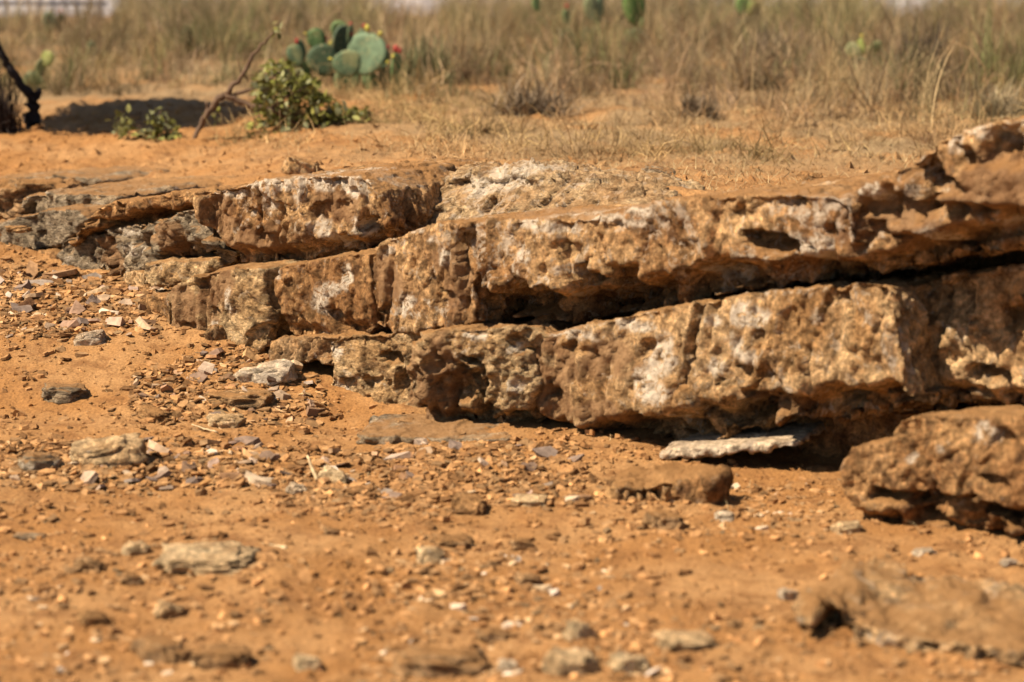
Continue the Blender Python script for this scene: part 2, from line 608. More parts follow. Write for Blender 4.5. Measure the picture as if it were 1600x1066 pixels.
stone('sandy weathered stone sloping back in the dip between the two biggest blocks',
      [(560, 292), (600, 281), (700, 277), (765, 271), (800, 277), (835, 283), (900, 297), (985, 318), (990, 345), (900, 365), (760, 380), (640, 385),
       (590, 400), (565, 380)],
      (560, 8.45, 1020, 7.75), 0.55, 'raw', crust=[(735, 290, 34, 18), (775, 276, 26, 6), (600, 330, 10, 8), (640, 360, 14, 10), (690, 300, 12, 12)], lean=0.20, rough=1.2, vert=0.9,
      dents=[(640, 300, 40, 10, 0.05), (680, 340, 30, 12, 0.05), (745, 300, 40, 14, 0.04), (600, 378, 30, 14, 0.08)])
stone('longest block of the ledge with white crust along its upper edge',
      [(720, 352), (742, 345), (800, 342), (870, 343), (930, 338), (985, 326), (1060, 312), (1140, 304), (1220, 302), (1300, 304),
       (1330, 318), (1335, 390), (1300, 425), (1240, 442), (1150, 458), (1080, 470), (1000, 485), (940, 503), (860, 503),
       (752, 507), (738, 460), (724, 400)],
      (720, 7.78, 1335, 6.74), 0.95, 'brown', crust=[(850, 352, 62, 10), (945, 342, 56, 10), (1005, 328, 26, 10), (1110, 430, 18, 14), (820, 400, 14, 14), (1290, 395, 40, 18)], under=0.16, uf=0.20, vert=0.75, voxel=0.010, rough=1.1,
      dents=[(760, 486, 30, 40, 0.16), (850, 480, 90, 34, 0.22), (940, 460, 60, 42, 0.20), (1210, 385, 52, 17, 0.14),
             (795, 365, 10, 18, 0.04), (960, 355, 22, 12, 0.05), (1240, 322, 26, 14, 0.06), (1150, 340, 14, 16, 0.05),
             (1080, 440, 18, 12, 0.06), (880, 395, 26, 16, 0.03), (735, 380, 10, 40, 0.05)])
stone('tall rough block that rises above all others at the near end',
      [(1318, 332), (1350, 297), (1390, 270), (1420, 250), (1455, 222), (1500, 203), (1560, 187), (1640, 178), (1720, 172),
       (1720, 360), (1640, 374), (1560, 384), (1480, 398), (1400, 414), (1330, 427), (1308, 425), (1312, 380)],
      (1308, 6.82, 1720, 6.25), 0.95, 'brown', crust=[(1530, 205, 52, 14), (1362, 300, 20, 12), (1498, 218, 12, 22), (1600, 190, 20, 10), (1450, 370, 20, 14), (1560, 350, 26, 12)], umber=[(1400, 350, 80, 50), (1560, 300, 70, 60)], under=0.17, uf=0.16, voxel=0.011, rough=1.1, vert=0.9,
      dents=[(1390, 335, 50, 26, 0.075), (1385, 385, 46, 26, 0.075), (1480, 330, 42, 16, 0.07), (1470, 290, 26, 18, 0.071),
             (1545, 335, 50, 14, 0.07), (1560, 235, 22, 26, 0.071), (1430, 270, 26, 18, 0.071), (1510, 250, 18, 20, 0.07),
             (1490, 368, 26, 14, 0.071)])
stone('smooth brown block with a white streak in the middle course',
      [(428, 434), (444, 416), (500, 406), (560, 394), (580, 398), (580, 522), (540, 531), (470, 531), (442, 526), (434, 484)],
      (420, 8.30, 580, 7.99), 0.7, 'deep', crust=[(505, 472, 22, 22), (520, 455, 14, 16), (430, 425, 14, 8), (540, 430, 8, 16)], under=0.03, uf=0.12, rough=0.75, vert=0.8, voxel=0.0075,
      dents=[(440, 440, 18, 10, 0.03), (525, 500, 26, 14, 0.05), (455, 505, 22, 16, 0.06)])
stone('fluted brown block with upright ribs in the middle course',
      [(580, 404), (596, 378), (640, 362), (700, 347), (724, 350), (736, 440), (750, 505), (700, 513), (620, 519), (584, 517)],
      (580, 7.99, 745, 7.72), 0.75, 'brown', crust=[(606, 392, 12, 10), (680, 372, 12, 10), (650, 360, 10, 6), (700, 400, 8, 18), (640, 480, 10, 20)], umber=[(712, 440, 26, 70), (610, 430, 26, 40)], rough=1.0, vert=0.42, voxel=0.0075,
      dents=[(600, 395, 8, 22, 0.05), (630, 395, 9, 34, 0.05), (700, 470, 36, 14, 0.06), (672, 450, 14, 20, 0.04), (727, 420, 10, 60, 0.10)])
stone('block with brown rough half and pale split half standing on the rubble',
      [(258, 462), (272, 446), (300, 432), (330, 424), (370, 419), (412, 420), (414, 450), (421, 510), (416, 546), (340, 550), (262, 546),
       (256, 500)],
      (258, 8.60, 424, 8.30), 0.6, 'pale', umber=[(292, 490, 50, 66), (345, 450, 26, 34)], crust=[(362, 470, 6, 16), (330, 510, 10, 8)], rough=0.85, vert=0.6, voxel=0.0075,
      dents=[(294, 446, 9, 16, 0.06), (330, 500, 10, 18, 0.05), (296, 518, 14, 14, 0.05)])
stone('rounded brown lump beside the half split block',
      [(212, 476), (226, 463), (252, 458), (266, 470), (262, 516), (244, 516), (222, 505)],
      (212, 8.85, 262, 8.7), 0.35, 'deep', rough=0.8)
# --- lower course
stone('pale ochre block with hollowed upper corner at the foot of the ledge',
      [(512, 535), (540, 524), (600, 521), (660, 518), (664, 530), (654, 600), (650, 668), (590, 668), (506, 666), (503, 622), (515, 575)],
      (505, 8.08, 664, 7.86), 0.7, 'pale', chip=0.75, back_rise=-0.08, crust=[(530, 550, 18, 14), (525, 620, 20, 20), (540, 645, 24, 14)], umber=[(650, 600, 14, 40)], rough=0.95, voxel=0.0075,
      dents=[(610, 562, 26, 12, 0.07), (590, 602, 20, 10, 0.05), (634, 600, 14, 26, 0.07)])
stone('corner block with one rough brown side and one pale broken face',
      [(640, 580), (655, 548), (676, 520), (722, 513), (835, 510), (862, 528), (840, 560), (836, 640), (826, 676), (760, 678), (690, 682),
       (658, 655), (640, 620)],
      (640, 7.66, 860, 7.50), 0.7, 'pale', back_rise=-0.08, umber=[(676, 600, 48, 90)], crust=[(735, 525, 20, 9), (800, 545, 14, 8), (810, 600, 12, 8)], rough=1.1, voxel=0.0075, under=0.08, uf=0.16, chip=1.0,
      dents=[(722, 616, 36, 50, 0.075), (790, 655, 60, 18, 0.08)])
stone('long thick block of the lower course with white streaks on its face',
      [(832, 552), (858, 524), (940, 502), (1000, 487), (1100, 470), (1200, 455), (1300, 445), (1345, 438), (1390, 446), (1402, 500),
       (1415, 585), (1420, 630), (1330, 650), (1230, 655), (1165, 668), (1060, 690), (960, 700), (856, 702), (838, 655), (830, 600)],
      (832, 7.56, 1415, 6.72), 0.9, 'ochre', back_rise=-0.08, crust=[(1034, 560, 18, 50), (1020, 600, 26, 24), (1112, 576, 14, 14), (1150, 540, 20, 26), (1170, 490, 26, 26), (985, 508, 40, 10), (900, 522, 36, 8), (1110, 500, 20, 12), (1270, 500, 10, 16)], umber=[(870, 600, 40, 90), (950, 560, 50, 30), (940, 650, 60, 24), (1190, 630, 40, 16)], under=0.17, uf=0.13, rough=1.15, voxel=0.010, vert=0.65,
      dents=[(880, 560, 14, 22, 0.06), (915, 550, 22, 14, 0.06), (870, 640, 16, 40, 0.06), (1155, 650, 26, 22, 0.12), (1240, 630, 100, 16, 0.10),
             (1240, 505, 12, 22, 0.035), (1120, 560, 9, 16, 0.03), (1010, 545, 9, 14, 0.03), (1180, 530, 10, 12, 0.03), (1330, 555, 16, 10, 0.06), (1000, 600, 18, 18, 0.04), (1020, 665, 60, 14, 0.08), (1300, 618, 22, 9, 0.08),
             (1185, 590, 22, 14, 0.05)])
stone('knobbly shaded block at the near end of the lower course',
      [(1392, 448), (1420, 441), (1500, 428), (1600, 412), (1720, 394), (1720, 640), (1600, 642), (1500, 640), (1400, 640), (1392, 560)],
      (1388, 6.98, 1720, 6.5), 0.9, 'ochre', back_rise=-0.05, rough=1.1, voxel=0.011, under=0.10, uf=0.10,
      dents=[(1430, 470, 36, 50, 0.09), (1490, 480, 26, 46, 0.08), (1540, 590, 40, 16, 0.08), (1420, 570, 16, 40, 0.07), (1590, 500, 24, 20, 0.08)])
stone('hidden bearing stone in the dark slot under the lower course',
      [(1080, 660), (1300, 645), (1500, 640), (1720, 640), (1720, 760), (1300, 740), (1080, 720)],
      (1080, 7.45, 1720, 6.85), 0.6, 'deep', voxel=0.02)
stone('squat brown block with a stepped left end lying in front at the near end',
      [(1320, 740), (1328, 704), (1346, 692), (1388, 690), (1402, 658), (1436, 646), (1500, 652), (1600, 648), (1730, 652), (1730, 836),
       (1580, 838), (1480, 840), (1384, 836), (1336, 822), (1320, 780)],
      (1328, 6.5, 1730, 6.02), 0.55, 'deep', back_rise=-0.05, crust=[(1535, 680, 26, 14), (1420, 720, 8, 12), (1470, 700, 10, 10)], under=0.06, uf=0.12, rough=0.85, chip=0.8, voxel=0.0075,
      dents=[(1500, 800, 70, 24, 0.08), (1580, 812, 60, 20, 0.08), (1395, 778, 26, 9, 0.07), (1555, 755, 20, 12, 0.05), (1450, 815, 40, 14, 0.08), (1570, 690, 16, 14, 0.05)])
stone('thin slab with white crust wedged under the lower course',
      [(1030, 714), (1040, 703), (1145, 694), (1250, 688), (1256, 700), (1150, 710), (1034, 720)],
      (1030, 7.16, 1258, 7.0), 0.5, 'white', rough=0.5, voxel=0.008, name='stone_slab', cat='stone slab')
stone('thin dirt covered slab with dark ragged edge at the foot of the corner block',
      [(556, 690), (566, 681), (640, 682), (700, 684), (788, 684), (794, 694), (740, 704), (690, 712), (630, 716), (570, 712)],
      (556, 7.45, 794, 7.4), 0.35, 'grey', rough=0.6, voxel=0.008, under=0.05, uf=0.4, name='stone_slab', cat='stone slab',
      dents=[(660, 702, 24, 8, 0.04), (610, 704, 16, 7, 0.04), (740, 696, 24, 6, 0.03)])
stone('shaded slab tucked beneath the corner block',
      [(764, 682), (800, 678), (850, 676), (868, 690), (850, 712), (770, 710)],
      (764, 7.52, 868, 7.5), 0.3, 'grey', rough=0.6, voxel=0.010, name='stone_slab', cat='stone slab')
stone('dark mossy rock half sunk in the earth in front of the white crusted slab',
      [(956, 774), (972, 760), (1010, 757), (1056, 751), (1098, 743), (1110, 754), (1100, 802), (960, 802)],
      (956, 6.72, 1112, 6.68), 0.22, 'deep', rough=1.4, chip=1.4, voxel=0.008, vert=0.5, name='sunken_rock', cat='rock',
      dents=[(1002, 768, 7, 18, 0.04), (1040, 765, 10, 12, 0.02)])


stone('large broken boulder with dark hollows in its side at the near corner',
      [(1250, 962), (1300, 954), (1350, 978), (1400, 990), (1480, 1004), (1560, 1012), (1720, 1030), (1720, 1160), (1270, 1160), (1258, 1065)],
      (1250, 5.34, 1720, 5.12), 0.40, 'ochre', rough=1.3, chip=1.3, voxel=0.010, back_rise=0.045, name='boulder', cat='boulder',
      dents=[(1288, 1018, 40, 52, 0.16), (1360, 1058, 60, 26, 0.16), (1450, 1062, 60, 16, 0.07), (1560, 1050, 50, 14, 0.06)])


stone('low brown stone bedded in the earth beneath the smooth brown block',
      [(424, 531), (470, 525), (530, 522), (572, 524), (572, 566), (424, 570)],
      (424, 8.24, 572, 7.98), 0.4, 'earth', rough=0.8, voxel=0.010, name='sunken_rock', cat='rock')


def build_stones():
    tmp = []
    for k, s in enumerate(STONES):
        pa, da, pb, db = s['line']
        A = Vector(((pa - 800) / (F * CA) * da, da, 0))
        B = Vector(((pb - 800) / (F * CA) * db, db, 0))
        tdir = (B - A).normalized()
        nin = Vector((-tdir.y, tdir.x, 0))
        if nin.y < 0:
            nin = -nin
        uv = []
        for px, py in s['poly']:
            r = ray(px, py)
            tt = (A - Vector((0, 0, CAMZ))).dot(nin) / r.dot(nin)
            P = Vector((0, 0, CAMZ)) + r * tt
            uv.append(((P - A).dot(tdir), P.z))
        uv = np.array(uv)
        c = uv.mean(0)
        n = len(uv)
        V = []
        D = s['depth']
        for (w_, sc, dz) in ((0.0, 1.0, 0.0), (D * 0.6, 1.0, s['back_rise'] * 0.6), (D, 0.9, s['back_rise'])):
            for u, v in uv:
                uu, vv = c[0] + (u - c[0]) * sc, c[1] + (v - c[1]) * sc + dz
                V.append((uu, w_, vv))
        faces = [list(range(n)), list(range(2 * n, 3 * n))[::-1]]
        for L in (0, 1):
            for i in range(n):
                j = (i + 1) % n
                faces.append([L * n + i, (L + 1) * n + i, (L + 1) * n + j, L * n + j])
        me = bpy.data.meshes.new('tmp')
        me.from_pydata(V, [], faces)
        o = bpy.data.objects.new('tmp', me)
        C.objects.link(o)
        md = o.modifiers.new('r', 'REMESH')
        md.mode = 'VOXEL'
        md.voxel_size = s['voxel']
        tmp.append((o, uv, A, tdir, nin))
    bpy.context.view_layer.update()
    dg = bpy.context.evaluated_depsgraph_get()
    for k, (s, (o, uv, A, tdir, nin)) in enumerate(zip(STONES, tmp)):
        ev = o.evaluated_get(dg)
        me = bpy.data.meshes.new_from_object(ev)
        nv = len(me.vertices)
        co = np.zeros(nv * 3, np.float32)
        me.vertices.foreach_get('co', co)
        co = co.reshape(-1, 3)
        ne = len(me.edges)
        e = np.zeros(ne * 2, np.int32)
        me.edges.foreach_get('vertices', e)
        e = e.reshape(-1, 2)
        deg = np.bincount(e.ravel(), minlength=nv).astype(np.float32)

        def smooth(it):
            nonlocal co
            for _ in range(it):
                acc = np.zeros_like(co)
                for a in range(3):
                    acc[:, a] = np.bincount(e[:, 0], co[e[:, 1], a], nv) + np.bincount(e[:, 1], co[e[:, 0], a], nv)
                co = 0.4 * co + 0.6 * acc / deg[:, None]

        smooth(2)
        me.vertices.foreach_set('co', co.ravel())
        me.update()
        no = np.zeros(nv * 3, np.float32)
        me.vertices.foreach_get('normal', no)
        no = no.reshape(-1, 3)
        D = s['depth']
        u, wd, v = co[:, 0].copy(), co[:, 1].copy(), co[:, 2].copy()
        world = np.array(A)[None, :] + u[:, None] * np.array(tdir)[None, :] + wd[:, None] * np.array(nin)[None, :]
        world[:, 2] = v
        seed = 31.7 * (k + 1)
        p = co * np.array([1, 1, s['vert']], np.float32) + seed
        warp = np.stack([perlin(p * 5 + 5), perlin(p * 5 + 50), perlin(p * 5 + 90)], 1) * 0.05
        pw = p + warp
        R = s['rough']
        top = sstep(0.55, 0.9, no[:, 2])
        amp = R * (1 - (0.25 if s['lean'] else 0.62) * top)
        ch = s['chip']
        tall = np.array([1, 1, 0.5 if s['mat'] in ('brown', 'deep', 'ochre', 'earth') else 1.0], np.float32)
        pv = pw * tall
        d = 0.012 * fbm(p * 2.6, 2)
        # broken faces: upright facets of three sizes, with scooped chips between them
        d += 0.020 * ch * chips(pv * 4.2)
        d += 0.017 * ch * chips(pv * 9.5 + 9)
        d += 0.0095 * ch * chips(pv * 21 + 3)
        d += 0.0050 * ch * chips(pv * 42 + 5)
        d -= 0.020 * ch * np.abs(perlin(pv * 7.0 + 70))
        d -= 0.012 * ch * np.abs(perlin(pv * 17.0 + 20))
        # upright cracks
        ck = perlin(pw * np.array([6.5, 6.5, 1.5], np.float32) + 130)
        d -= 0.022 * np.exp(-(ck / 0.05) ** 2) * sstep(-0.05, 0.3, perlin(pw * 4.0 + 150))
        d += 0.0055 * fbm(p * 50 + 33, 3)
        fm = no[:, 2] < 0.4
        d -= d[fm].mean() + 0.004
        d *= amp
        # deep places read off the photograph, cut into the front face
        fw = np.clip(1 - wd / (0.75 * D), 0, 1)
        push = np.zeros(nv, np.float32)
        vm = np.interp(0, [0, 1], [0, 1])
        us = np.linspace(uv[:, 0].min(), uv[:, 0].max(), 60)
        lo = np.full(60, 9.0)
        hi = np.full(60, -9.0)
        m = len(uv)
        for i in range(m):
            a, b = uv[i], uv[(i + 1) % m]
            for tt in np.linspace(0, 1, 40):
                q = a + (b - a) * tt
                j = int(np.clip(round((q[0] - us[0]) / (us[1] - us[0])), 0, 59))
                lo[j] = min(lo[j], q[1])
                hi[j] = max(hi[j], q[1])
        vlo = np.interp(u, us, lo)
        vhi = np.interp(u, us, hi)
        fr = (v - vlo) / np.maximum(vhi - vlo, 0.02)
        jag = 0.5 * s['uf'] * fbm(np.stack([u * 7, wd * 0 + seed, v * 2], 1), 3)
        if s['under']:
            push += s['under'] * sstep(s['uf'] + 0.12, s['uf'] * 0.75 - 0.02, fr + jag)
        if s['lean']:
            tilt_ = s['lean'] * np.clip(fr, 0, 1)
        else:
            tilt_ = 0.0
        for (px, py, rx, ry, dep) in s['dents']:
            if dep < 0.07:
                dep *= 0.5
            r = ray(px, py)
            tt = (A - Vector((0, 0, CAMZ))).dot(nin) / r.dot(nin)
            P = Vector((0, 0, CAMZ)) + r * tt
            du = (P - A).dot(tdir)
            dist = P.y
            ru, rv = rx / F * dist / max(0.3, abs(tdir.x)), ry / F * dist
            wob = 0.35 * fbm(np.stack([u * 11, v * 7, wd * 0 + seed + px], 1), 3) + 1.0 * chips(np.stack([u * 13, v * 7, wd * 0 + seed + px], 1))
            a1, a2 = np.abs(u - du) / ru, np.abs(v - P.z) / rv
            q = 0.6 * np.maximum(a1, a2) ** 2 + 0.4 * (a1 ** 2 + a2 ** 2) + wob
            # cut deep under its upper lip, running out towards the bottom
            push += 1.0 * dep * sstep(1.02, 0.72, q) * np.clip(0.62 + 0.42 * (v - P.z) / rv, 0.12, 1.0)
        marks = np.zeros((nv, 4), np.float32)
        marks[:, 3] = 1
        for ch, key in ((0, 'crust'), (1, 'umber')):
            for (px, py, rx, ry) in s[key]:
                r = ray(px, py)
                tt = (A - Vector((0, 0, CAMZ))).dot(nin) / r.dot(nin)
                P = Vector((0, 0, CAMZ)) + r * tt
                du = (P - A).dot(tdir)
                ru, rv = rx / F * P.y / max(0.3, abs(tdir.x)), ry / F * P.y
                q = np.sqrt(((u - du) / ru) ** 2 + ((v - P.z) / rv) ** 2) + 0.9 * fbm(np.stack([u * 14, v * 14, wd * 9 + seed], 1), 4)
                marks[:, ch] = np.maximum(marks[:, ch], sstep(1.15, 0.75, q) * sstep(0.35, 0.15, wd))
        co = co + no * d[:, None]
        push *= 1 + 0.45 * chips(pw * 11 + 60) + 0.2 * fbm(pw * 25 + 9, 2)
        co[:, 1] += push * fw + tilt_ * np.clip(1 - wd / D, 0, 1)
        # to world axes, origin at the base of the stone
        cu = co[:, 0].mean()
        base = np.array(A) + cu * np.array(tdir) + D * 0.4 * np.array(nin)
        base[2] = co[:, 2].min()
        W = np.array(A)[None, :] + co[:, :1] * np.array(tdir)[None, :] + co[:, 1:2] * np.array(nin)[None, :]
        W[:, 2] = co[:, 2]
        W -= base
        me.vertices.foreach_set('co', W.astype(np.float32).ravel())
        me.polygons.foreach_set('use_smooth', np.ones(len(me.polygons), bool))
        me.update()
        at_ = me.color_attributes.new('marks', 'FLOAT_COLOR', 'POINT')
        at_.data.foreach_set('color', marks.ravel())
        me.name = s['name']
        me.materials.clear()
        ob = obj(s['name'], me, MATS[s['mat']], None, base)
        tag(ob, s['label'], s['cat'])
    for (o, *_r) in tmp:
        m = o.data
        bpy.data.objects.remove(o)
        bpy.data.meshes.remove(m)


build_stones()

# ------------------------------------------------------------------ loose rocks
import bmesh


def ico(sub):
    bm = bmesh.new()
    bmesh.ops.create_icosphere(bm, subdivisions=sub, radius=1.0)
    v = np.array([q.co[:] for q in bm.verts], np.float32)
    f = np.array([[q.index for q in fc.verts] for fc in bm.faces], np.int32)
    bm.free()
    return v, f


ICO = {k: ico(k) for k in (2, 4, 5)}


def rock(label, px, py, wpx, hpx, mat, deep=0.8, rot=0.0, tilt=0.0, flat=0.6, seed=0, sub=4, sink=0.36, name='rock', z=None,
         group=None, at=None):
    P = on_ground(px, py) if at is None else Vector(at)
    sc = P.y / F
    sx, sz = wpx * sc / 2, hpx * sc / 2
    v, f = ICO[sub]
    p = v * 1.2 + seed * 13.1 + 3
    # boxy, chipped body
    b = np.sign(v) * np.abs(v) ** flat
    b /= np.abs(b).max()
    d = 0.14 * perlin(p * 1.1) + 0.21 * chips(p * 1.5) + 0.09 * chips(p * 3.7) - 0.08 * np.abs(perlin(p * 4.5)) + 0.03 * fbm(p * 9, 2)
    b = b * (1 + d)[:, None]
    b *= np.array([sx, sx * deep, sz])
    R = np.array(Matrix.Rotation(rot, 3, 'Z') @ Matrix.Rotation(tilt, 3, 'Y'))
    b = b @ R.T
    lo = b[:, 2].min()
    h = b[:, 2].max() - lo
    b[:, 2] -= lo
    me = mesh_np(name, b, f, smooth=sub > 3)
    zz = P.z - sink * h if z is None else z
    o = obj(name, me, MATS[mat] if isinstance(mat, str) else mat, None, (P.x, P.y + sx * deep * 0.6, zz))
    tag(o, label, 'rock', group)
    return o


rock('smooth orange ochre boulder at the far end of the ledge behind the grey slab', 45, 330, 150, 66, 'earth', 0.8, 0.2, 0.0, seed=41, sub=5, flat=0.75, at=(-2.12, 10.55, 0.3), z=0.27)
rock('wedge shaped brown rock with a shadowed face lying on the earth behind the ledge top', 468, 277, 58, 34, 'ochre', 0.8, 0.4, 0.35, seed=1)
rock('small dark grey rock sitting on top of the longest block', 1030, 288, 48, 26, 'grey', 0.8, -0.3, 0.3, seed=2)
rock('dark brown rock in the straw on the terrace beside the rising near block', 1270, 286, 44, 24, 'deep', 0.8, 0.2, 0.2, seed=3)
rock('white rock lying at the lower edge of the shard heap', 140, 540, 50, 26, 'white', 0.7, 0.2, -0.2, seed=4)
rock('angular white and grey rock amid the shards near the pale ochre block', 415, 600, 92, 36, 'white', 0.6, 0.1, -0.15, seed=5)
rock('low grey rock cut with a dark hollow out on the bare earth', 98, 632, 66, 32, 'grey', 0.8, 0.2, 0.1, seed=6)
rock('brick sized brown shard lying slanted in the middle rubble', 240, 668, 62, 22, 'deep', 0.45, -0.45, 0.25, seed=7)
rock('rounded tan flat rock at the front of the middle rubble', 352, 674, 56, 26, 'tan', 0.8, 0.1, 0.0, seed=8)
rock('half buried flat rock with ochre edge behind the rounded tan one', 375, 640, 100, 26, 'earth', 0.7, 0.2, 0.0, seed=9)
rock('pale pinkish rock standing out of the front rubble band', 160, 738, 110, 46, 'tan', 0.7, 0.3, -0.15, seed=10)
rock('dark little rock at the end of the front rubble band', 60, 745, 60, 34, 'grey', 0.8, 0.5, 0.2, seed=11)
rock('brown pointed rock in front of the dirt covered slab', 733, 802, 56, 38, 'deep', 0.7, -0.2, 0.25, seed=12)
rock('tan flat stone beside the brown pointed rock', 830, 792, 56, 20, 'tan', 0.8, 0.1, 0.0, seed=13)
rock('tan chip leaning on the half split block', 337, 541, 30, 30, 'earth', 0.5, 0.3, 0.9, seed=14)
rock('wide flat pale stone resting alone on the near earth', 325, 905, 156, 32, 'tan', 0.8, 0.1, 0.05, seed=15, sub=5)
rock('long brown lump of stone in the near corner behind the broken near boulder', 1575, 1000, 110, 50, 'earth', 0.7, 0.6, 0.2, seed=17)
rock('bright white pebble at the very front edge', 793, 1052, 30, 26, 'white', 0.9, 0.0, 0.1, seed=18)
rock('bright white round pebble between mossy rock and squat brown block', 1133, 818, 32, 20, 'white', 0.9, 0.0, 0.0, seed=19)
rock('white flake lying in front of the squat brown block shadow', 1445, 868, 34, 12, 'white', 0.7, 0.2, 0.0, seed=20)
rock('small white chip by the right edge of the trodden track', 1577, 893, 26, 12, 'white', 0.7, 0.2, 0.0, seed=21)
rock('splintered white stone on the trodden track above the broken near boulder', 1232, 945, 34, 22, 'white', 0.6, 0.5, 0.3, seed=22)
rock('rounded tan stone by the foot of the squat brown block', 1325, 835, 46, 24, 'tan', 0.8, 0.4, 0.0, seed=23)
rock('pale wedge standing on edge in the middle of the near earth', 905, 1010, 50, 40, 'tan', 0.5, 0.5, 0.6, seed=24)
rock('grey white stone casting a dark shadow beside the straw stem', 463, 775, 30, 22, 'white', 0.8, 0.2, 0.2, seed=25)
rock('tan triangular stone near the straw stem', 522, 755, 46, 30, 'tan', 0.6, -0.3, 0.4, seed=26)
rock('pale blunt stone left of the white pebble cluster', 672, 890, 42, 30, 'tan', 0.8, 0.2, 0.1, seed=27)
rock('dark flat shard on the far left of the near earth', 48, 838, 50, 14, 'grey', 0.6, 0.1, 0.1, seed=28)
rock('brown clod with shaded front low at the left front', 250, 1030, 90, 40, 'earth', 0.6, -0.4, 0.2, seed=29)
rock('flat tan plate tilted at the lower left front', 345, 1040, 90, 30, 'earth', 0.7, 0.2, 0.1, seed=30)
rock('small pale ochre chunk by the lower edge of the pale ochre block', 635, 672, 46, 20, 'earth', 0.7, 0.2, 0.1, seed=31)
rock('low tan ridge of stone at the front, left of the bright white pebble', 690, 1050, 150, 46, 'earth', 0.5, 0.1, 0.05, seed=32)
rock('row of chunky tan stone at the front, right of the bright white pebble', 890, 1062, 80, 50, 'tan', 0.6, 0.1, 0.1, seed=33)
rock('crumbled tan lump lodged under the long thick block', 1085, 700, 60, 34, 'earth', 0.7, 0.2, 0.2, seed=34)
rock('thin orange chip wedged above the small brown block', 62, 392, 40, 9, 'ochre', 0.6, 0.0, 0.0, seed=35, at=(-2.02, 9.8, 0.345), z=0.345)


for (px, py, w_, h_, m_, tl, lab) in (
        (140, 900, 46, 26, 'earth', 0.3, 'small earthy stone throwing a dark shadow left of the wide flat pale stone'),
        (212, 872, 40, 26, 'tan', 0.1, 'pale round stone just left of the wide flat pale stone'),
        (205, 925, 34, 22, 'earth', 0.4, 'little brown stone below left of the wide flat pale stone'),
        (145, 985, 50, 24, 'deep', 0.3, 'dark brown stone alone on the left front earth'),
        (262, 965, 44, 30, 'tan', 0.4, 'tan stone tilted up between the wide flat stone and the shaded clod'),
        (520, 850, 26, 16, 'earth', 0.3, 'small earthy lump right of the pale splinter'),
        (705, 855, 70, 22, 'earth', 0.1, 'low earthy stone with a curved shadow line behind the pale blunt stone'),
        (815, 858, 36, 20, 'earth', 0.2, 'orange brown lump right of the curved earthy stone'),
        (825, 915, 40, 24, 'earth', 0.2, 'orange brown stone above the pale wedge on edge'),
        (1040, 835, 66, 36, 'earth', 0.2, 'broad earthy stone between the mossy rock and the near edge'),
        (770, 1000, 50, 20, 'earth', 0.2, 'low tan stone above the bright white front pebble'),
        (1075, 1030, 90, 34, 'tan', 0.1, 'long pale tan stone left of the broken near boulder'),
        (985, 1056, 60, 34, 'tan', 0.2, 'chunky pale stone at the very front, mid frame'),
        (480, 1045, 44, 26, 'tan', 0.2, 'pale tan stone at the front right of the tilted plate'),
        (1470, 992, 120, 30, 'earth', 0.15, 'rounded earthy lump on top of the broken near boulder'),
        (1380, 962, 90, 20, 'earth', 0.1, 'low earthy lump behind the hollow of the broken near boulder')):
    rock(lab, px, py, w_, h_, m_, 0.75, 0.3, tl, seed=60 + px % 37)

def clump(x, y, f=1.3, o=0.0):
    return perlin(np.stack([x * f, y * f, x * 0 + o], 1))


# ------------------------------------------------------------------ shards
def shard_proto(rs):
    n = rs.integers(5, 8)
    an = np.sort(rs.random(n) * 0.5 + np.arange(n)) / n * 2 * math.pi
    r = 0.6 + 0.4 * rs.random(n)
    el = 0.5 + 0.5 * rs.random()
    th = 0.06 + 0.14 * rs.random()
    top = np.stack([np.cos(an) * r, np.sin(an) * r * el, th + 0.08 * rs.normal(size=n)], 1)
    bot = np.stack([np.cos(an) * r * (1.0 + 0.12 * rs.normal(size=n)), np.sin(an) * r * el, -th + 0.05 * rs.normal(size=n)], 1)
    ct = np.array([[0.1 * rs.normal(), 0.1 * rs.normal(), th + 0.06 * rs.random()]])
    cb = np.array([[0, 0, -th]])
    V = np.concatenate([top, bot, ct, cb])
    Fc = []
    for i in range(n):
        j = (i + 1) % n
        Fc += [[i, j, 2 * n], [n + j, n + i, 2 * n + 1], [i, n + i, n + j], [i, n + j, j]]
    return V.astype(np.float32), np.array(Fc, np.int32)


rs = np.random.default_rng(5)
PROTO = [shard_proto(rs) for _ in range(28)]
PMESH = [mesh_np('stone_shard', v * np.float32(1), f) for v, f in PROTO]
for m in PMESH:
    m.materials.append(SHARD_M)
PMESH2 = [mesh_np('pebble', v * np.array([1, 1, 1.6], np.float32), f) for v, f in PROTO[:12]]
for m in PMESH2:
    m.materials.append(PEBBLE_M)


def rot_mats(n, rs, tilt):
    az = rs.random(n) * 2 * math.pi
    ta = rs.normal(size=n) * tilt
    tb = rs.random(n) * 2 * math.pi
    ca, sa = np.cos(az), np.sin(az)
    Rz = np.zeros((n, 3, 3))
    Rz[:, 0, 0] = ca; Rz[:, 0, 1] = -sa; Rz[:, 1, 0] = sa; Rz[:, 1, 1] = ca; Rz[:, 2, 2] = 1
    k = np.stack([np.cos(tb), np.sin(tb), np.zeros(n)], 1)
    c, s = np.cos(ta), np.sin(ta)
    K = np.zeros((n, 3, 3))
    K[:, 0, 2] = k[:, 1]; K[:, 1, 2] = -k[:, 0]; K[:, 2, 0] = -k[:, 1]; K[:, 2, 1] = k[:, 0]
    Rt = np.eye(3)[None] + s[:, None, None] * K + (1 - c)[:, None, None] * (K @ K)
    return Rt @ Rz


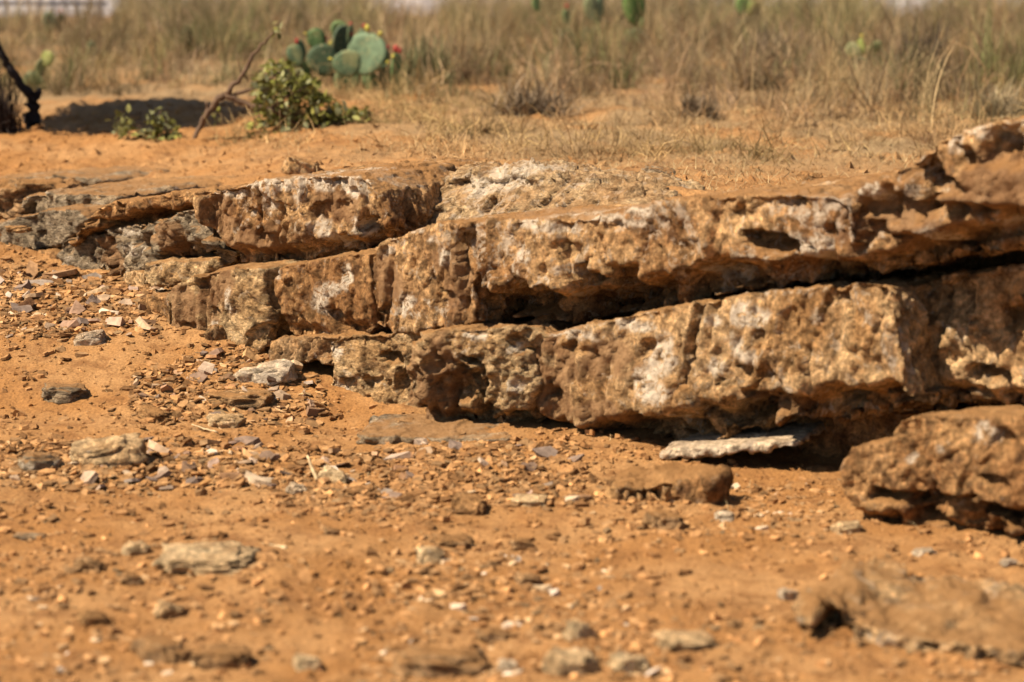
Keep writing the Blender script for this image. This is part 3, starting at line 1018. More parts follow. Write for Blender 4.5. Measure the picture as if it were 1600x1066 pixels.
def scatter(n, rs, xr, yr, dens):
    out = []
    tot = 0
    while tot < n:
        x = rs.uniform(*xr, 20000)
        y = rs.uniform(*yr, 20000)
        k = rs.random(20000) < dens(x, y)
        out.append(np.stack([x[k], y[k]], 1))
        tot += k.sum()
        if len(out) > 400:
            break
    return np.concatenate(out)[:n]


def low_dens(x, y):
    r = rubble_density(x, y)
    s = y - wall_y(x)
    nz = perlin(np.stack([x * 2.2, y * 2.2, x * 0 + 8], 1))
    d = 0.05 + 0.95 * r
    d = d * (0.35 + 0.65 * sstep(-0.15, 0.3, nz)) 
    return np.where((s < 0.1), d, 0)


def merged(name, pts, size, rs, mat, tint, tilt=0.35, protos=PROTO, lift=0.0, stretch=(1, 1, 1)):
    n = len(pts)
    which = rs.integers(0, len(protos), n)
    Rm = rot_mats(n, rs, tilt)
    z = ground_z(pts[:, 0], pts[:, 1])
    Vs, Fs, Ts, off = [], [], [], 0
    for k, (v, f) in enumerate(protos):
        idx = np.where(which == k)[0]
        if not len(idx):
            continue
        vv = (v * np.array(stretch))[None] * size[idx][:, None, None]
        vv = np.einsum('nij,nkj->nki', Rm[idx], vv)
        vv[:, :, 0] += pts[idx, 0][:, None]
        vv[:, :, 1] += pts[idx, 1][:, None]
        vv[:, :, 2] += (z[idx] + size[idx] * (0.08 + lift))[:, None]
        Vs.append(vv.reshape(-1, 3))
        Ts.append(np.repeat(tint[idx], len(v), 0))
        ff = f[None] + (np.arange(len(idx)) * len(v))[:, None, None] + off
        Fs.append(ff.reshape(-1, 3))
        off += len(idx) * len(v)
    me = mesh_np(name, np.concatenate(Vs), np.concatenate(Fs))
    set_tint(me, np.concatenate(Ts))
    return obj(name, me, mat)


def shard_tints(n, rs):
    t = np.array([1, 1, 1]) * rs.uniform(0.6, 1.35, n)[:, None]
    k = rs.random(n)
    t[k < 0.12] = np.array([0.72, 0.82, 0.95]) * rs.uniform(0.6, 1.0, (k < 0.12).sum())[:, None]
    m = k > 0.91
    t[m] = np.array([1.4, 1.6, 1.9]) * rs.uniform(0.8, 1.1, m.sum())[:, None]
    return t


rs = np.random.default_rng(21)
pts = scatter(7000, rs, (-2.6, 1.9), (4.4, 10.6), low_dens)
rz_ = rubble_density(pts[:, 0], pts[:, 1])
size = 0.004 + (0.010 + 0.016 * rz_) * rs.random(len(pts)) ** 2.0
g = merged('gravel', pts, size, rs, GRAVEL_M, shard_tints(len(pts), rs))
tag(g, 'small brown stone chips strewn over the bare earth below the ledge', 'gravel', kind='stuff')

# earth crumbs all over, the soil's own colour
pts = scatter(18000, rs, (-2.6, 1.9), (4.4, 10.6), lambda x, y: np.where(y - wall_y(x) < 0.1, 0.3 + 0.5 * sstep(-0.2, 0.3, perlin(np.stack([x * 3, y * 3, x * 0 + 2], 1))), 0))
size = 0.0025 + 0.010 * rs.random(len(pts)) ** 3.5
OC = np.array([(1, 0, 0), (-1, 0, 0), (0, 1, 0), (0, -1, 0), (0, 0, 0.7), (0, 0, -0.7)], np.float32)
OF = np.array([(0, 2, 4), (2, 1, 4), (1, 3, 4), (3, 0, 4), (2, 0, 5), (1, 2, 5), (3, 1, 5), (0, 3, 5)], np.int32)
cr = [((OC + rs.normal(size=(6, 3)) * 0.22) * rs.uniform(0.7, 1.2, 3), OF) for _ in range(14)]
cl = merged('soil_crumbs', pts, size, rs, SOIL_M, np.ones((len(pts), 3)), 0.5, cr)
tag(cl, 'crumbs of dry orange earth lying on the ground', 'soil', kind='stuff')

pts = scatter(14000, rs, (-4, 4), (8.5, 15), lambda x, y: np.where(y - wall_y(x) > 0.9, 0.5, 0))
size = 0.006 + 0.036 * rs.random(len(pts)) ** 5
cl = merged('earth_clods', pts, size, rs, SOIL_M, np.ones((len(pts), 3)), 0.6, cr, lift=-0.45)
tag(cl, 'clods of turned earth on the terrace behind the ledge', 'soil', kind='stuff')

# larger shards are things of their own, named by colour and by the landmark they lie nearest
MARKS = [(140, 530, 'the white rock below the shard slope'), (237, 490, 'the rounded brown lump'), (195, 405, 'the split grey block'),
         (300, 530, 'the brown half of the half split block'), (395, 530, 'the pale half of the half split block'),
         (415, 585, 'the angular white and grey rock'), (510, 600, 'the pale ochre block'), (352, 665, 'the rounded tan flat rock'),
         (240, 660, 'the brick sized slanted shard'), (375, 632, 'the half buried flat rock'), (98, 620, 'the hollow grey rock'),
         (160, 725, 'the pale pinkish rock'), (60, 740, 'the dark little rock'), (463, 768, 'the grey white stone'),
         (522, 745, 'the tan triangular stone'), (570, 700, 'the left end of the dirt covered slab'), (780, 700, 'the right end of the dirt covered slab'),
         (733, 790, 'the brown pointed rock'), (830, 785, 'the flat tan stone'), (62, 420, 'the small brown block'), (5, 420, 'the chipped dark block'),
         (960, 790, 'the mossy sunken rock'), (1133, 810, 'the round white pebble'), (1325, 825, 'the squat brown block'),
         (672, 885, 'the pale blunt stone'), (905, 995, 'the pale wedge on edge'), (793, 1045, 'the bright white front pebble'),
         (325, 890, 'the wide flat pale stone'), (1232, 940, 'the splintered white stone'), (1280, 1010, 'the broken near boulder'),
         (250, 1020, 'the shaded brown clod'), (48, 832, 'the dark flat shard')]
ORD = ['nearest', 'second nearest', 'third nearest', 'fourth nearest', 'fifth nearest', 'sixth nearest', 'seventh nearest', 'eighth nearest',
       'ninth nearest', 'tenth nearest', 'eleventh nearest', 'twelfth nearest', 'thirteenth nearest', 'fourteenth nearest', 'fifteenth nearest', 'sixteenth nearest']


def name_by_marks(lst, kind, cat):
    bins = {}
    for o, colour, grp in lst:
        px, py = project(np.array([o.location.x]), np.array([o.location.y]), np.array([o.location.z]))
        ds = [math.hypot(px[0] - m_[0], py[0] - m_[1]) for m_ in MARKS]
        j = int(np.argmin(ds))
        bins.setdefault((colour, j), []).append((ds[j], o, grp))
    for (colour, j), q_ in bins.items():
        q_.sort(key=lambda t_: t_[0])
        for i, (_d, o, grp) in enumerate(q_):
            tag(o, f'{colour} {kind}, {ORD[min(i, 15)]} to {MARKS[j][2]}', cat, grp)


SHADES = {'dark brown': (0.20, 0.105, 0.05), 'reddish brown': (0.32, 0.150, 0.058), 'tan': (0.40, 0.225, 0.095), 'orange': (0.41, 0.20, 0.065),
          'grey': (0.28, 0.178, 0.10), 'pale': (0.52, 0.35, 0.19)}
SHMESH = {}
for nm, colr in SHADES.items():
    mt = tint_material(nm.replace(' ', '_') + '_shard', colr, attr=False, vary=0.18, noise=35)
    SHMESH[nm] = [q_.copy() for q_ in PMESH]
    for q_ in SHMESH[nm]:
        q_.materials.clear()
        q_.materials.append(mt)
_dark = lambda n, r_: np.array([(0.55, 0.5, 0.45), (0.85, 0.8, 0.75), (1.1, 1.05, 1.0), (0.7, 0.72, 0.75)])[r_.integers(0, 4, n)] * r_.uniform(0.7, 1.2, n)[:, None]


def zone_dens(k):
    def f(x, y):
        px, py = project(x, y, ground_raw(x, y))
        nz = sstep(-0.25, 0.25, perlin(np.stack([x * 3, y * 3, x * 0 + 5], 1)))
        r = np.full(len(x), 0.07)
        for j in k:
            r = np.maximum(r, np.where(in_poly(px, py, ZONES[j][0]), 1.0, 0))
        return np.where(y - wall_y(x) < 0.05, r * (0.25 + 0.75 * nz), 0)
    return f


pts = scatter(5600, rs, (-2.8, 0.5), (5.6, 10.8), zone_dens((0, 1, 2, 3)))
size = 0.008 + 0.023 * rs.random(len(pts)) ** 2.2
g = merged('shard_rubble', pts, size, rs, GRAVEL_M, _dark(len(pts), rs), 0.45, lift=0.05)
tag(g, 'broken flakes of brown stone heaped on the slopes below the ledge', 'rubble', kind='stuff')
pts = scatter(5200, rs, (-2.8, 1.9), (4.5, 10.4), lambda x, y: np.where(y - wall_y(x) < 0.05, 0.6 * zone_dens((3, 4, 5, 6, 7, 8))(x, y) + 0.08 + 0.5 * sstep(0.05, 0.4, clump(x, y, 1.9, 91)), 0))
size = 0.005 + 0.017 * rs.random(len(pts)) ** 2.6
g = merged('stone_bits', pts, size, rs, GRAVEL_M, _dark(len(pts), rs) * np.where(rs.random(len(pts)) < 0.35, 1.5, 1.0)[:, None], 0.4, [(v_ * np.array([1, 1, 2.0], np.float32), f_) for v_, f_ in PROTO], lift=0.1)
tag(g, 'half buried bits of tan and brown stone on the near earth', 'rubble', kind='stuff')
ZL = [('shards sloping below the far end of the ledge', ZONES[0], 90, 0.040, 0.38, 'flat stone shard'),
      ('shards heaped left of the pale ochre block', ZONES[1], 80, 0.030, 0.35, 'stone shard'),
      ('shards in the rubble band', ZONES[2], 60, 0.034, 0.35, 'stone shard'),
      ('shards in front of the lower course', ZONES[3], 50, 0.026, 0.3, 'stone shard')]
named = []
names_ = list(SHADES)
for grp, (poly, dn), cnt, smax, tilt, kd in ZL:
    k = 0
    xs_ = [p[0] for p in poly]
    ys_ = [p[1] for p in poly]
    while k < cnt:
        px, py = rs.uniform(min(xs_), max(xs_)), rs.uniform(min(ys_), max(ys_))
        if not in_poly(np.array([px]), np.array([py]), poly)[0]:
            continue
        P = on_ground(px, py)
        k += 1
        if P.y - wall_y(P.x) > 0.05:
            continue
        sz_ = smax * (0.5 + 1.1 * rs.random() ** 1.8)
        colour = names_[rs.choice(6, p=[0.22, 0.22, 0.26, 0.12, 0.09, 0.09])]
        o = link(bpy.data.objects.new('stone_shard', SHMESH[colour][rs.integers(28)]))
        o.scale = (sz_ * rs.uniform(0.9, 1.5), sz_, sz_ * rs.uniform(0.8, 1.5))
        o.rotation_euler = (rs.normal() * tilt, rs.normal() * tilt, rs.random() * 6.28)
        o.location = (P.x, P.y, P.z + 0.12 * sz_)
        named.append((o, colour, grp))
name_by_marks(named, 'stone shard', 'shard')
named = []
for k in range(60):
    poly, dn = ZONES[[5, 5, 6, 7, 4][k % 5]]
    px = rs.uniform(min(p[0] for p in poly), max(p[0] for p in poly))
    py = rs.uniform(min(p[1] for p in poly), max(p[1] for p in poly))
    P = on_ground(px, py)
    sz_ = 0.008 + 0.016 * rs.random()
    o = link(bpy.data.objects.new('pebble', PMESH2[rs.integers(len(PMESH2))]))
    o.scale = (sz_ * rs.uniform(1, 1.4), sz_, sz_)
    o.rotation_euler = (rs.normal() * 0.3, rs.normal() * 0.3, rs.random() * 6.28)
    o.location = (P.x, P.y, P.z + 0.1 * sz_)
    named.append((o, 'pale', 'pale pebbles on the near earth'))
name_by_marks(named, 'pebble', 'pebble')


# ------------------------------------------------------------------ grass and weeds
def blades(name, base, h, wid, lean, curl, mat, tint, rs, z=None, levels=4):
    n = len(base)
    az = rs.random(n) * 2 * math.pi
    face = az + rs.normal(size=n) * 0.9 + math.pi / 2
    z0 = ground_z(base[:, 0], base[:, 1]) - 0.01 if z is None else z
    V = np.zeros((n, levels * 2 - 1, 3))
    for L in range(levels):
        t = L / (levels - 1)
        off = lean * h * (t ** (1 + curl))
        zz = h * t * np.sqrt(np.clip(1 - (lean * t) ** 2 * 0.6, 0.1, 1))
        cx = base[:, 0] + np.cos(az) * off
        cy = base[:, 1] + np.sin(az) * off
        ww = wid * (1 - 0.8 * t) / 2
        if L < levels - 1:
            for q, s in ((0, -1), (1, 1)):
                V[:, 2 * L + q, 0] = cx + s * np.cos(face) * ww
                V[:, 2 * L + q, 1] = cy + s * np.sin(face) * ww
                V[:, 2 * L + q, 2] = z0 + zz
        else:
            V[:, 2 * L, 0] = cx
            V[:, 2 * L, 1] = cy
            V[:, 2 * L, 2] = z0 + zz
    fl = []
    for L in range(levels - 2):
        a = 2 * L
        fl += [[a, a + 1, a + 3], [a, a + 3, a + 2]]
    a = 2 * (levels - 2)
    fl.append([a, a + 1, a + 2])
    K = levels * 2 - 1
    Fc = (np.array(fl)[None] + (np.arange(n) * K)[:, None, None]).reshape(-1, 3)
    me = mesh_np(name, V.reshape(-1, 3), Fc)
    set_tint(me, np.repeat(tint, K, 0))
    return obj(name, me, mat)


EX = np.array([-8, -3.0, -1.9, -1.0, -0.5, 0.2, 1.0, 1.6, 2.5, 8])
EY = np.array([15.8, 15.4, 15.2, 14.9, 14.0, 13.5, 13.0, 12.4, 11.8, 11.0])


def grass_edge(x):
    return np.interp(x, EX, EY)




rs = np.random.default_rng(33)


def fdens(x, y):
    s = y - grass_edge(x)
    c = clump(x, y, 1.5, 4)
    return np.where(s > 0, np.clip(0.25 + s * 0.5, 0, 1) * (0.25 + 0.75 * sstep(-0.2, 0.3, c)), np.where(s > -0.7, 0.06 * sstep(0.0, 0.4, c), 0))


def hts(pts, lo, hi, rs):
    s = pts[:, 1] - grass_edge(pts[:, 0])
    g = np.clip(0.40 + 0.28 * s, 0.2, 1)
    c = 0.65 + 0.5 * sstep(-0.3, 0.4, clump(pts[:, 0], pts[:, 1], 1.1, 9))
    left = 1 - 0.45 * sstep(19, 22, pts[:, 1]) * sstep(-3.4, -4.2, pts[:, 0])
    c = c * rs.uniform(0.55, 1.25, len(pts))
    return (lo + (hi - lo) * rs.random(len(pts)) ** 1.5) * g * c * left


def tufts(n, per, rs, dens, yr=(11, 25)):
    """tussocks: blades spraying out of common roots; returns points, tuft index"""
    cpt = scatter(n, rs, (-7, 7), yr, dens)
    cnt = rs.poisson(per, len(cpt)).clip(4)
    idx = np.repeat(np.arange(len(cpt)), cnt)
    p = cpt[idx] + rs.normal(size=(len(idx), 2)) * rs.uniform(0.02, 0.07, len(cpt))[idx][:, None]
    return cpt, idx, p


def tuft_tint(cpt, idx, rs, cols, lo=0.65, hi=1.3):
    c = np.array(cols)[rs.integers(0, len(cols), len(cpt))] * rs.uniform(0.75, 1.2, len(cpt))[:, None]
    f = 0.55 + 0.72 * sstep(-0.35, 0.4, clump(cpt[:, 0], cpt[:, 1], 1.7, 77))
    hue = sstep(-0.2, 0.4, clump(cpt[:, 0], cpt[:, 1], 0.55, 31))[:, None]
    c = c * f[:, None] * (np.array([1.02, 0.97, 0.95]) * (1 - hue) + np.array([0.95, 0.98, 0.86]) * hue)
    return c[idx] * rs.uniform(lo, hi, len(idx))[:, None]


cpt, idx, pts = tufts(2300, 22, rs, fdens)
hh = hts(cpt, 0.28, 0.56, rs)
h = hh[idx] * rs.uniform(0.45, 1.1, len(idx))
tint = tuft_tint(cpt, idx, rs, [(1, 1, 1), (1.1, 1.05, 0.95), (0.8, 0.78, 0.75), (0.95, 0.85, 0.72), (0.7, 0.72, 0.62), (1.15, 0.98, 0.8)])
o = blades('dry_grass', pts, h, rs.uniform(0.003, 0.007, len(pts)), np.abs(rs.normal(0.6, 0.45, len(pts))).clip(0.05, 1.2), 1.1, GRASS_M, tint, rs, levels=4)
tag(o, 'field of tall dry tan grass behind the ledge', 'grass', kind='stuff')

def twigs(name, base, length, wid, up, wander, mat, tint, rs, segs=4):
    """crooked stems: each takes a short random walk, rising or trailing"""
    n = len(base)
    d = rs.normal(size=(n, 3))
    d[:, 2] = np.abs(d[:, 2]) * up
    d /= np.linalg.norm(d, axis=1)[:, None]
    p = np.stack([base[:, 0], base[:, 1], ground_z(base[:, 0], base[:, 1]) - 0.01], 1)
    V = np.zeros((n, (segs + 1) * 2, 3))
    for k in range(segs + 1):
        side = np.stack([np.ones(n), rs.normal(size=n) * 0.2, rs.normal(size=n) * 0.5], 1)
        side -= (side * d).sum(1)[:, None] * d
        side /= np.linalg.norm(side, axis=1)[:, None] + 1e-6
        ww = (wid * (1 - 0.75 * k / segs) / 2)[:, None]
        V[:, 2 * k] = p - side * ww
        V[:, 2 * k + 1] = p + side * ww
        p = p + d * (length / segs)[:, None]
        d = d + rs.normal(size=(n, 3)) * wander + np.array([0, 0, -0.06 * k])
        d /= np.linalg.norm(d, axis=1)[:, None]
    fl = []
    for k in range(segs):
        a = 2 * k
        fl += [[a, a + 1, a + 3], [a, a + 3, a + 2]]
    K = (segs + 1) * 2
    me = mesh_np(name, V.reshape(-1, 3), (np.array(fl)[None] + (np.arange(n) * K)[:, None, None]).reshape(-1, 3))
    set_tint(me, np.repeat(tint, K, 0))
    return obj(name, me, mat)


cpt, idx, pts = tufts(1700, 17, rs, lambda x, y: fdens(x, y) * (0.12 + 0.88 * sstep(0.0, 0.3, clump(x, y, 1.2, 22))))
hh = hts(cpt, 0.30, 0.75, rs)
tint = tuft_tint(cpt, idx, rs, [(1, 1, 1), (1.5, 1.45, 1.5), (0.6, 0.55, 0.55), (1.3, 1.05, 0.9), (1.8, 1.7, 1.6)], 0.6, 1.25)
o = twigs('dead_weeds', pts, hh[idx] * rs.uniform(0.4, 1.2, len(idx)), rs.uniform(0.004, 0.008, len(idx)), 1.3, 0.42, WEED_M, tint, rs)
tag(o, 'tangle of brown dead weed stems among the dry grass', 'weeds', kind='stuff')
cpt, idx, pts = tufts(700, 18, rs, lambda x, y: np.where((y - grass_edge(x) > -3.2) & (x > -1.5), 0.6, 0) * (0.1 + 0.9 * sstep(0.0, 0.4, clump(x, y, 1.6, 13))) * sstep(3.5, 0.2, y - grass_edge(x)), (10.5, 19))
tint = tuft_tint(cpt, idx, rs, [(1.25, 1.08, 0.9), (1.4, 1.18, 0.95), (0.95, 0.8, 0.65)], 0.7, 1.25)
o = twigs('dry_thatch', pts, rs.uniform(0.08, 0.32, len(cpt))[idx] * rs.uniform(0.4, 1.2, len(idx)), rs.uniform(0.003, 0.006, len(idx)), 0.8, 0.5, GRASS_M, tint, rs)
tag(o, 'low thatch of broken dry stems along the front of the field', 'thatch', kind='stuff')

cpt, idx, pts = tufts(750, 22, rs, lambda x, y: fdens(x, y) * sstep(0.0, 0.35, clump(x, y, 0.7, 55)) * sstep(13, 17, y))
hh = hts(cpt, 0.28, 0.60, rs)
h = hh[idx] * rs.uniform(0.4, 1.1, len(idx))
tint = tuft_tint(cpt, idx, rs, [(1, 1, 1), (1.25, 1.2, 1.1), (0.8, 0.9, 0.8)])
o = blades('olive_weeds', pts, h, rs.uniform(0.005, 0.010, len(pts)), rs.uniform(0.1, 0.9, len(pts)), 0.8, OLIVE_M, tint, rs)
tag(o, 'greyish olive weeds growing through the dry grass', 'weeds', kind='stuff')

def back_dens(x, y):
    px, py = project(x, y, ground_raw(x, y))
    gap = ((px < 125) | ((px > 140) & (px < 185)) | ((px > 585) & (px < 690)) | ((px > 1370) & (px < 1480)))
    return np.where(gap, 0.05, 1.0)


cpt, idx, pts = tufts(900, 22, rs, back_dens, (21.5, 25.5))
h = rs.uniform(0.3, 0.62, len(cpt))[idx] * rs.uniform(0.5, 1.1, len(idx))
tint = tuft_tint(cpt, idx, rs, [(1, 1, 1), (0.8, 0.85, 0.7), (0.7, 0.68, 0.6)])
o = blades('far_grass', pts, h, rs.uniform(0.006, 0.011, len(pts)), rs.uniform(0.1, 0.8, len(pts)), 0.9, GRASS_M, tint, rs)
tag(o, 'far edge of the dry grass field in front of the white wall', 'grass', kind='stuff')

# a few long pale seed stalks standing over the field
pts = scatter(260, rs, (-6, 6), (12, 22), fdens)
o = blades('seed_stalks', pts, rs.uniform(0.35, 0.65, len(pts)), rs.uniform(0.006, 0.009, len(pts)), rs.uniform(0.05, 0.9, len(pts)), 1.4, STRAW_M,
           rs.uniform(0.9, 1.4, len(pts))[:, None] * np.array([1, 1, 1]), rs, levels=6)
tag(o, 'long pale seed stalks standing out of the dry grass', 'grass', kind='stuff')

# trampled straw on the terrace, and a little on the lower earth
pts = scatter(34000, rs, (-4, 5), (8.2, 15), lambda x, y: np.where(y - wall_y(x) > 0.75, 0.55 * sstep(-1.5, 0.7, x + 1.2 * clump(x, y, 0.8, 3)) * (0.2 + 0.8 * sstep(-0.1, 0.3, clump(x, y, 2.5, 71))), 0))
h = 0.02 + 0.08 * rs.random(len(pts)) ** 2.5
tint = rs.uniform(0.55, 1.3, len(pts))[:, None] * np.array([1, 1, 1])
o = blades('straw_litter', pts, h, rs.uniform(0.002, 0.0042, len(pts)), rs.uniform(0.9, 1.25, len(pts)), 0.0, STRAW_M, tint, rs, levels=3)
tag(o, 'short trampled straw on the terrace behind the ledge', 'straw', kind='stuff')
pts = scatter(700, rs, (-2.6, 1.9), (4.6, 10), lambda x, y: np.where(y - wall_y(x) < -0.05, 0.3, 0))
h = 0.015 + 0.05 * rs.random(len(pts)) ** 2
o = blades('straw_bits', pts, h, rs.uniform(0.0015, 0.003, len(pts)), rs.uniform(1.1, 1.25, len(pts)), 0.0, STRAW_M, rs.uniform(0.8, 1.5, len(pts))[:, None] * np.array([1, 1, 1]), rs,
           z=None, levels=3)
tag(o, 'bits of broken straw on the earth below the ledge', 'straw', kind='stuff')


# ------------------------------------------------------------------ tubes
def tube(points, radii, sides=7):
    P = [Vector(p) for p in points]
    V, Fc = [], []
    for i, p in enumerate(P):
        d = (P[min(i + 1, len(P) - 1)] - P[max(i - 1, 0)]).normalized()
        a = d.cross(Vector((0, 0, 1)))
        if a.length < 1e-3:
            a = Vector((1, 0, 0))
        a.normalize()
        b = d.cross(a).normalized()
        for k in range(sides):
            t = 2 * math.pi * k / sides
            V.append((p + (a * math.cos(t) + b * math.sin(t)) * radii[i])[:])
    for i in range(len(P) - 1):
        for k in range(sides):
            k2 = (k + 1) % sides
            Fc.append([i * sides + k, i * sides + k2, (i + 1) * sides + k2, (i + 1) * sides + k])
    n = len(V)
    V.append(P[0][:])
    V.append(P[-1][:])
    tri = []
    for k in range(sides):
        k2 = (k + 1) % sides
        Fc.append([n, k2, k, k])
        Fc.append([n + 1, (len(P) - 1) * sides + k, (len(P) - 1) * sides + k2, (len(P) - 1) * sides + k2])
    return V, Fc


def tubes_mesh(name, specs, wob=0.0, seed=0):
    rr = random.Random(seed)
    V, Fc = [], []
    for pts_, rad in specs:
        # refine with a wobble so limbs are crooked
        P, R = [], []
        for i in range(len(pts_) - 1):
            a, b = Vector(pts_[i]), Vector(pts_[i + 1])
            for s in range(4):
                t = s / 4
                q = a.lerp(b, t)
                if wob and (i or s):
                    q += Vector((rr.gauss(0, wob), rr.gauss(0, wob), rr.gauss(0, wob)))
                P.append(q)
                R.append((rad[i] * (1 - t) + rad[i + 1] * t) * (1 + 0.12 * rr.uniform(-1, 1)))
        P.append(Vector(pts_[-1]))
        R.append(rad[-1])
        v, f = tube(P, R)
        o = len(V)
        V += v
        Fc += [[q + o for q in (fc if fc[2] != fc[3] else fc[:3])] for fc in f]
    me = bpy.data.meshes.new(name)
    me.from_pydata(V, [], Fc)
    me.polygons.foreach_set('use_smooth', np.ones(len(me.polygons), bool))
    me.update()
    return me


def at(px, py, y):
    r = ray(px, py)
    t = y / r.y
    return Vector((r.x * t, y, CAMZ + r.z * t))


STICK_M = tint_material('pale_stick', (0.62, 0.45, 0.25), attr=False, noise=40)
for lab, (x0, y0), (x1, y1), rad in (('short pale straw stem standing up from the rubble beside the tan triangular stone', (496, 750), (480, 712), 0.006),
                                     ('pale split splinter lying right of the wide flat pale stone', (448, 872), (410, 850), 0.007),
                                     ('thin pale twig lying across the earth below the hollow grey rock', (340, 690), (300, 686), 0.003)):
    P0 = on_ground(x0, y0)
    P1 = at(x1, y1, P0.y + 0.03)
    if P1.z < P0.z:
        P1.z = P0.z + 0.02
    o = obj('stick', tubes_mesh('stick', [([Vector((0, 0, 0.0)), (P1 - P0) * 0.5, P1 - P0], [rad, rad * 0.9, rad * 0.6])], 0.001, 2), STICK_M, None, P0)
    tag(o, lab, 'stick')

# ------------------------------------------------------------------ leaves
def leaf_mesh(name, mat, k):
    """pointed oval leaf with a folded midrib and a curved tip"""
    L = [(0, 0), (0.25, 0.26), (0.55, 0.30), (0.82, 0.17), (1, 0)]
    V = []
    for x, wv in L:
        z = -0.22 * x * x * k
        V.append((x, 0, z))
        if wv:
            V.append((x, wv, z + 0.12 * wv * 2))
            V.append((x, -wv, z + 0.12 * wv * 2))
    # 0 | 1 2 3 | 4 5 6 | 7 8 9 | 10
    Fc = [[0, 1, 2], [0, 3, 1], [1, 4, 5, 2], [1, 3, 6, 4], [4, 7, 8, 5], [4, 6, 9, 7], [7, 10, 8], [7, 9, 10]]
    me = bpy.data.meshes.new(name)
    me.from_pydata(V, [], Fc)
    me.polygons.foreach_set('use_smooth', np.ones(len(me.polygons), bool))
    me.update()
    me.materials.append(mat)
    return me


LEAVES = [leaf_mesh('leaf', LEAF_M, k) for k in (0.3, 0.9, 1.5)]


def add_leaf(parent, pos, s, rr):
    o = link(bpy.data.objects.new('leaf', LEAVES[rr.randrange(3)]))
    o.parent = parent
    o.location = Vector(pos) - parent.location
    o.rotation_euler = (rr.gauss(0, 1.0), rr.gauss(0.15, 0.9), rr.uniform(0, 6.28))
    o.scale = (s, s, s)
    return o


def leaf_mass(name, centres, size, rs, parent, mat, lo=0.5, hi=1.4):
    n = len(centres)
    L = np.array([(0, 0, 0), (0.5, 0.3, 0.06), (0.5, -0.3, 0.06), (1, 0, -0.12)], np.float32)
    f = np.array([[0, 2, 1], [1, 2, 3]])
    Rm = rot_mats(n, rs, 0.7)
    vv = np.einsum('nij,nkj->nki', Rm, L[None] * size[:, None, None]) + centres[:, None, :]
    Fc = (f[None] + (np.arange(n) * 4)[:, None, None]).reshape(-1, 3)
    me = mesh_np(name, vv.reshape(-1, 3) - np.array(parent.location)[None], Fc)
    set_tint(me, np.repeat(rs.uniform(lo, hi, n)[:, None] * np.array([1, 1, 1]), 4, 0))
    o = obj(name, me, mat, parent)
    o['kind'] = 'stuff'
    return o


# fallen leafy branch
bd = on_ground(305, 222)
YB = bd.y
br = empty('cut_branch', bd, 'cut leafy branch with its bare limb in the air, left of the prickly pear', 'branch')


def loc(px, py, dy=0.0):
    return at(px, py, YB + dy) - bd


specs = [([loc(302, 222), loc(318, 185), loc(335, 160), loc(352, 148)], [0.012, 0.017, 0.019, 0.019]),
         ([loc(352, 148), loc(372, 128), loc(388, 100), loc(408, 72), loc(428, 50)], [0.016, 0.013, 0.011, 0.008, 0.005]),
         ([loc(352, 148), loc(375, 158), loc(410, 170), loc(440, 176), loc(480, 180, 0.2)], [0.018, 0.017, 0.016, 0.012, 0.007]),
         ([loc(362, 150), loc(395, 140), loc(430, 118), loc(470, 106, 0.2)], [0.011, 0.009, 0.007, 0.004]),
         ([loc(420, 172), loc(440, 155), loc(470, 140), loc(500, 130, 0.3)], [0.010, 0.008, 0.006, 0.004]),
         ([loc(430, 175), loc(470, 195), loc(520, 195), loc(560, 190, 0.1)], [0.010, 0.008, 0.006, 0.003]),
         ([loc(388, 128), loc(376, 110), loc(372, 92)], [0.006, 0.005, 0.002]),
         ([loc(326, 172), loc(322, 160)], [0.010, 0.008])]
obj('limb', tubes_mesh('limb', specs, 0.004, 3), BARK_M, br)
rr = random.Random(5)
cen = []
while len(cen) < 2700:
    px, py = rr.uniform(385, 578), rr.uniform(88, 226)
    top = np.interp(px, [385, 400, 425, 450, 480, 520, 545, 578], [180, 120, 92, 98, 120, 158, 168, 178])
    if py < top or (py > 222 - 0.06 * abs(px - 470)) or (px < 400 and 130 < py < 190):
        continue
    if px < 440 and py < 125 and rr.random() < 0.55:
        continue
    _q = perlin(np.array([[px * 0.055, py * 0.075, 4.0]]))[0]
    if _q < -0.05 and rr.random() < 0.8:
        continue
    cen.append(at(px, py, YB + rr.uniform(-0.12, 0.6) + 0.25 * float(_q)))
cen = [c for c in cen if c.z > ground_raw(c.x, c.y) + 0.005]
cen.sort(key=lambda c: c.y)
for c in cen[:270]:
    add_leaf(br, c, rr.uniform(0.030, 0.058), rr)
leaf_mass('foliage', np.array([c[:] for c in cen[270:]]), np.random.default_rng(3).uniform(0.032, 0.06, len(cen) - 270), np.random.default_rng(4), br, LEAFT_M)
for px, py, k in ((430, 48, 10), (333, 182, 8)):
    for _ in range(k):
        add_leaf(br, at(px + rr.gauss(0, 5), py + rr.gauss(0, 6), YB + rr.gauss(0, 0.03)), 0.04, rr)

